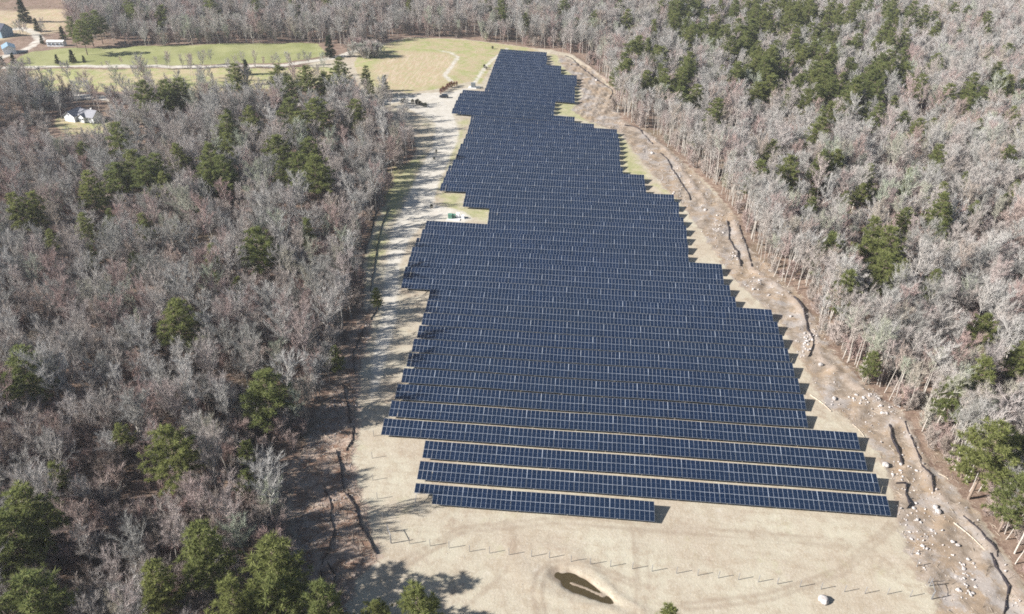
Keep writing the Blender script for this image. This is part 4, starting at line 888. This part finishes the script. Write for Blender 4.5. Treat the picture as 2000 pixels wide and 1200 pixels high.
# ------------------------------------------------------------------ parked car
def car(px, py, rz):
    p = at(px, py); root = thing('parked_car', 'dark blue pickup sized car parked on the pale gravel', 'car', (p[0], p[1], gz(*p)), rz)
    m = MB(); prof = [(-2.3, .35), (-2.35, .75), (-2.2, 1.0), (-1.3, 1.08), (1.5, 1.10), (2.2, 1.05), (2.35, .8), (2.3, .35)]
    n = len(prof); vs = [(x, -0.93, z) for x, z in prof] + [(x, 0.93, z) for x, z in prof]
    m.add(vs, [(i, (i + 1) % n, n + (i + 1) % n, n + i) for i in range(n)] + [tuple(range(n)), tuple(range(2 * n - 1, n - 1, -1))]); m.build('body', M_CAR, root)
    m = MB(); lo = [(-1.35, -.88), (1.9, -.88), (1.9, .88), (-1.35, .88)]; hi = [(-.65, -.72), (1.55, -.72), (1.55, .72), (-.65, .72)]
    m.add([(x, y, 1.07) for x, y in lo] + [(x, y, 1.62) for x, y in hi], [(0, 1, 5, 4), (1, 2, 6, 5), (2, 3, 7, 6), (3, 0, 4, 7)]); m.build('window_band', M_WIN, root)
    m = MB(); m.box((.45, 0, 1.65), (2.3, 1.5, .07)); 
    for sx in (-.66, .45, 1.56):
        for sy in (-1, 1): m.tube((sx - (.6 if sx < 0 else -.25 if sx > 1 else 0), sy * .89, 1.07), (sx, sy * .73, 1.64), .04, .04, 4)
    m.build('roof', M_CAR, root)
    for x in (-1.45, 1.45):
        for s in (-1, 1):
            m = MB(); m.tube((x, s * .72, .36), (x, s * .96, .36), .36, .36, 14); w = m.build('wheel', M_TYRE, root); r = MB(); r.tube((x, s * .95, .36), (x, s * .975, .36), .2, .2, 10); r.build('rim', M_ALU, w)
    for s in (-1, 1):
        m = MB(); m.box((-2.33, s * .68, .82), (.08, .36, .16)); m.build('headlight', M_LAMP, root)
        m = MB(); m.box((-.9, s * 1.0, 1.15), (.12, .18, .14)); m.build('wing_mirror', M_CAR, root)
car(867, 191, 0.12)

# ------------------------------------------------------------------ houses
def gable(mb, x0, x1, y0, y1, ze, zr, m, ov=0.45, along='x', th=0.18):
    if along == 'x':
        ym = (y0 + y1) / 2
        for s, ya in ((-1, y0 - ov), (1, y1 + ov)):
            sl_ = (zr - ze) / (ym - y0); zo = ze - ov * sl_
            mb.add([(x0 - ov, ya, zo), (x1 + ov, ya, zo), (x1 + ov, ym, zr), (x0 - ov, ym, zr), (x0 - ov, ya, zo + th), (x1 + ov, ya, zo + th), (x1 + ov, ym, zr + th), (x0 - ov, ym, zr + th)],
                [(0, 1, 2, 3), (4, 7, 6, 5), (0, 4, 5, 1), (1, 5, 6, 2), (0, 3, 7, 4)], m)
    else:
        xm = (x0 + x1) / 2
        for s, xa in ((-1, x0 - ov), (1, x1 + ov)):
            sl_ = (zr - ze) / (xm - x0); zo = ze - ov * sl_
            mb.add([(xa, y0 - ov, zo), (xa, y1 + ov, zo), (xm, y1 + ov, zr), (xm, y0 - ov, zr), (xa, y0 - ov, zo + th), (xa, y1 + ov, zo + th), (xm, y1 + ov, zr + th), (xm, y0 - ov, zr + th)],
                [(0, 1, 2, 3), (4, 7, 6, 5), (0, 4, 5, 1), (1, 5, 6, 2), (0, 3, 7, 4)], m)
def walls(mb, x0, x1, y0, y1, ze, zr, along, m=0):
    if along == 'x': mb.prism([(y0, -.5), (y1, -.5), (y1, ze), ((y0 + y1) / 2, zr), (y0, ze)], x0, x1, m)
    else:
        pr = [(x0, -.5), (x1, -.5), (x1, ze), ((x0 + x1) / 2, zr), (x0, ze)]; n = 5
        mb.add([(a, y0, b) for a, b in pr] + [(a, y1, b) for a, b in pr], [(i, (i + 1) % n, n + (i + 1) % n, n + i) for i in range(n)] + [tuple(range(n - 1, -1, -1)), tuple(range(n, 2 * n))], m)
def window(root, x, y, z, w, h, axis='y'):
    m = MB(); sz = (w + .2, .10, h + .2) if axis == 'y' else (.10, w + .2, h + .2); m.box((x, y, z), sz); f = m.build('window', M_WHITE, root)
    m = MB(); sz = (w, .14, h) if axis == 'y' else (.14, w, h); m.box((x, y, z), sz); m.build('pane', M_WIN, f)
p = at(160, 236); hs = thing('white_house', 'white ranch house with grey roof and front gable wing in the woods', 'house', (p[0], p[1], gz(*p)), R(-12)); hs.scale = (0.84, 0.84, 0.70)
m = MB(); walls(m, -8.5, -1.6, -3.2, 6, 3.6, 6.4, 'y'); walls(m, -1.6, 8.5, -0.6, 6.8, 3.2, 6.6, 'x'); m.build('wall', M_WHITE, hs)
m = MB(); gable(m, -8.5, -1.6, -3.2, 6, 3.6, 6.4, 0, .5, 'y'); m.build('roof', M_ROOF, hs)
m = MB(); gable(m, -1.6, 8.5, -0.6, 6.8, 3.2, 6.6, 0, .5, 'x'); rf = m.build('roof', M_ROOF, hs); c = MB(); c.box((4.5, 4.0, 6.6), (.8, .8, 1.6)); c.build('chimney', M_CONC, rf)
m = MB(); walls(m, 0.2, 3.4, -1.9, 1.5, 3.3, 4.9, 'y'); gable(m, 0.2, 3.4, -1.9, 1.5, 3.35, 5.0, 1, .3, 'y'); m.build('porch_gable', [M_WHITE, M_ROOF], hs)
m = MB(); m.box((-5, -3.24, 1.3), (4.2, .08, 2.5)); m.build('garage_door', M_CONC, hs); m = MB(); m.box((1.0, -1.95, 1.1), (1.0, .08, 2.1)); m.build('door', M_GREYBOX, hs)
for x in (2.6, 4.6, 6.6): window(hs, x, -0.65 if x > 3.4 else -1.95, 1.7, .9, 1.1)
window(hs, -5, -3.25, 4.3, .9, 1.0)
p = at(20, 104); ho = thing('metal_barn', 'blue roofed white barn at the left frame edge beside the driveway', 'barn', (p[0], p[1], gz(*p)), R(-52))
m = MB(); walls(m, -5, 5, -3.2, 3.2, 3.4, 4.9, 'x'); m.build('wall', M_WHITE, ho); m = MB(); gable(m, -5, 5, -3.2, 3.2, 3.4, 4.9, 0, .3, 'x'); m.build('roof', M_BLUEROOF, ho)
m = MB(); m.box((-5.05, 0, 1.5), (.1, 3.6, 3.0)); m.build('barn_door', M_CONC, ho); window(ho, 0, -3.25, 1.9, 1.2, 1.0); window(ho, 3, -3.25, 1.9, 1.2, 1.0)
p = at(112, 90); ho = thing('long_trailer', 'long low white trailer house behind the green field', 'mobile home', (p[0], p[1], gz(*p)), R(6))
m = MB(); walls(m, -5, 5, -2, 2, 2.9, 3.5, 'x'); m.build('wall', M_WHITE, ho); m = MB(); gable(m, -5, 5, -2, 2, 2.9, 3.5, 0, .2, 'x'); m.build('roof', M_CONC, ho)
m = MB(); m.box((0, -2.06, 1.5), (9.4, .08, .5)); m.build('trim_band', M_BLUEROOF, ho)
for x in (-3.5, -1.2, 1.2, 3.5): window(ho, x, -2.12, 1.7, 1.0, .9)
p = at(4, 70); ho = thing('dark_house', 'dark roofed blue house cut off by the left frame edge', 'house', (p[0], p[1], gz(*p)), R(-20))
m = MB(); walls(m, -6, 6, -4, 4, 4.6, 8.0, 'x'); m.build('wall', M_BLUEROOF, ho); m = MB(); gable(m, -6, 6, -4, 4, 4.6, 8.0, 0, .4, 'x'); rf = m.build('roof', M_DKROOF, ho)
for x in (-3, 0, 3): window(ho, x, -4.05, 2.6, .9, 1.3)

# ------------------------------------------------------------------ shrubs
M_RED = simple('russet_leaves', (0.20, 0.085, 0.06), 0.9, 0.1); M_OLIVE = simple('olive_leaves', (0.055, 0.06, 0.035), 0.9, 0.1)
def shrub_mesh(seed, mat):
    T = TreeB(seed)
    for _ in range(7):
        d = norm(T.rg.normal(0, .5, 3) + np.array([0, 0, 1.2])); pts_, dd = T.path((0, 0, 0), d, 1.3, 3, .15, .05); T.tube(pts_, [.03, .02, .015, .008], 3)
    for _ in range(420):
        q = T.rg.normal(0, 1, 3); q = norm(q) * T.rg.random() ** .4; c = q * np.array([.6, .6, .85]) + np.array([0, 0, .95]); T.blade(c, norm(q + np.array([0, 0, .4])), .28, .12)
    nf = len(T.v); return arr_mesh('shrub', np.array(T.v + T.tv), T.f + [tuple(np.array(t) + nf) for t in T.tf], [M_PINEBARK, mat], [0] * len(T.f) + [1] * len(T.tf))
S1 = [shrub_mesh(s, M_RED) for s in (1, 2)]; S2 = [shrub_mesh(s, M_OLIVE) for s in (3, 4)]
for px, py in [(861, 184), (865, 181), (868, 179), (871, 177), (874, 175), (878, 172), (882, 171), (887, 169), (892, 168)]:
    p = at(px, py); o = link('planted_shrub', rr.choice(S1), None, (p[0], p[1], gz(*p)), rr.uniform(0, 6)); s = rr.uniform(1.1, 1.6); o.scale = (s * .8, s * .8, s * 1.2); tag(o, 'russet upright shrub in the planted line behind the parked car', 'shrub', 'russet shrubs behind the parked car')
for px, py in [(785, 202), (790, 202), (794, 203), (806, 203), (813, 203), (816, 205), (821, 206), (826, 208), (831, 210)]:
    p = at(px, py); o = link('planted_shrub', rr.choice(S2), None, (p[0], p[1], gz(*p)), rr.uniform(0, 6)); s = rr.uniform(1.0, 1.6); o.scale = (s, s, s); tag(o, 'dark shrub in the line at the near side of the gravel turning area', 'shrub', 'dark shrubs at the gravel turning area')
for px, py, s in [(946, 133, 1.8), (950, 136, 1.5), (962, 96, 1.7), (852, 298, 1.2), (848, 312, 1.1), (843, 407, 1.4)]:
    p = at(px, py); o = link('planted_shrub', rr.choice(S2), None, (p[0], p[1], gz(*p)), rr.uniform(0, 6)); s *= 0.62; o.scale = (s, s, s); tag(o, 'dark shrub standing alone between the track and the panel rows', 'shrub', 'lone shrubs beside the rows')
for k in range(16):
    a = rr.uniform(0, 6.28); q = math.sqrt(rr.random()); px, py = 716 + 36 * q * math.cos(a), 108 + 8 * q * math.sin(a); p = at(px, py)
    place_tree('thicket_shrub', (SHRUB_T, SHRUB_C), p[0], p[1], rr.uniform(.9, 1.5), rr.uniform(0, 6), 'brown leafless shrub of the rounded thicket at the meadow corner', 'shrub', 'rounded thicket at the meadow corner', 1.2, ('stems', 'twigs'))

# ------------------------------------------------------------------ haze
hz_ = MB(); hz_.box((0, 1750, 60), (5400, 4300, 130)); th_ = NT('haze_air'); pv = th_.n('VolumePrincipled'); pv.inputs['Color'].default_value = (0.9, 0.93, 1, 1); pv.inputs['Density'].default_value = 0.00011; pv.inputs['Anisotropy'].default_value = 0.2
th_.l(pv.outputs[0], th_.out.inputs['Volume']); tag(hz_.build('haze', th_.mat), 'thin pale haze over the whole place', 'haze', None, 'stuff')

for g_ in ('rounded thicket at the meadow corner', 'russet shrubs behind the parked car', 'dark shrubs at the gravel turning area', 'lone shrubs beside the rows'):
    L_ = [o for o in COL.objects if o.get('group') == g_]; L_.sort(key=lambda o: proj(*o.location)[0])
    for i_, o in enumerate(L_): o['label'] = '%s, %s from left' % ({'r': 'leafless brown shrub of the thicket at the meadow corner', 'u': 'russet shrub in the line behind the parked car', 'd': 'dark shrub in the line beside the gravel turning area', 'l': 'lone dark shrub between track and panel rows'}[g_[0] if g_[:3] != 'rus' else 'u'], ordn(i_))
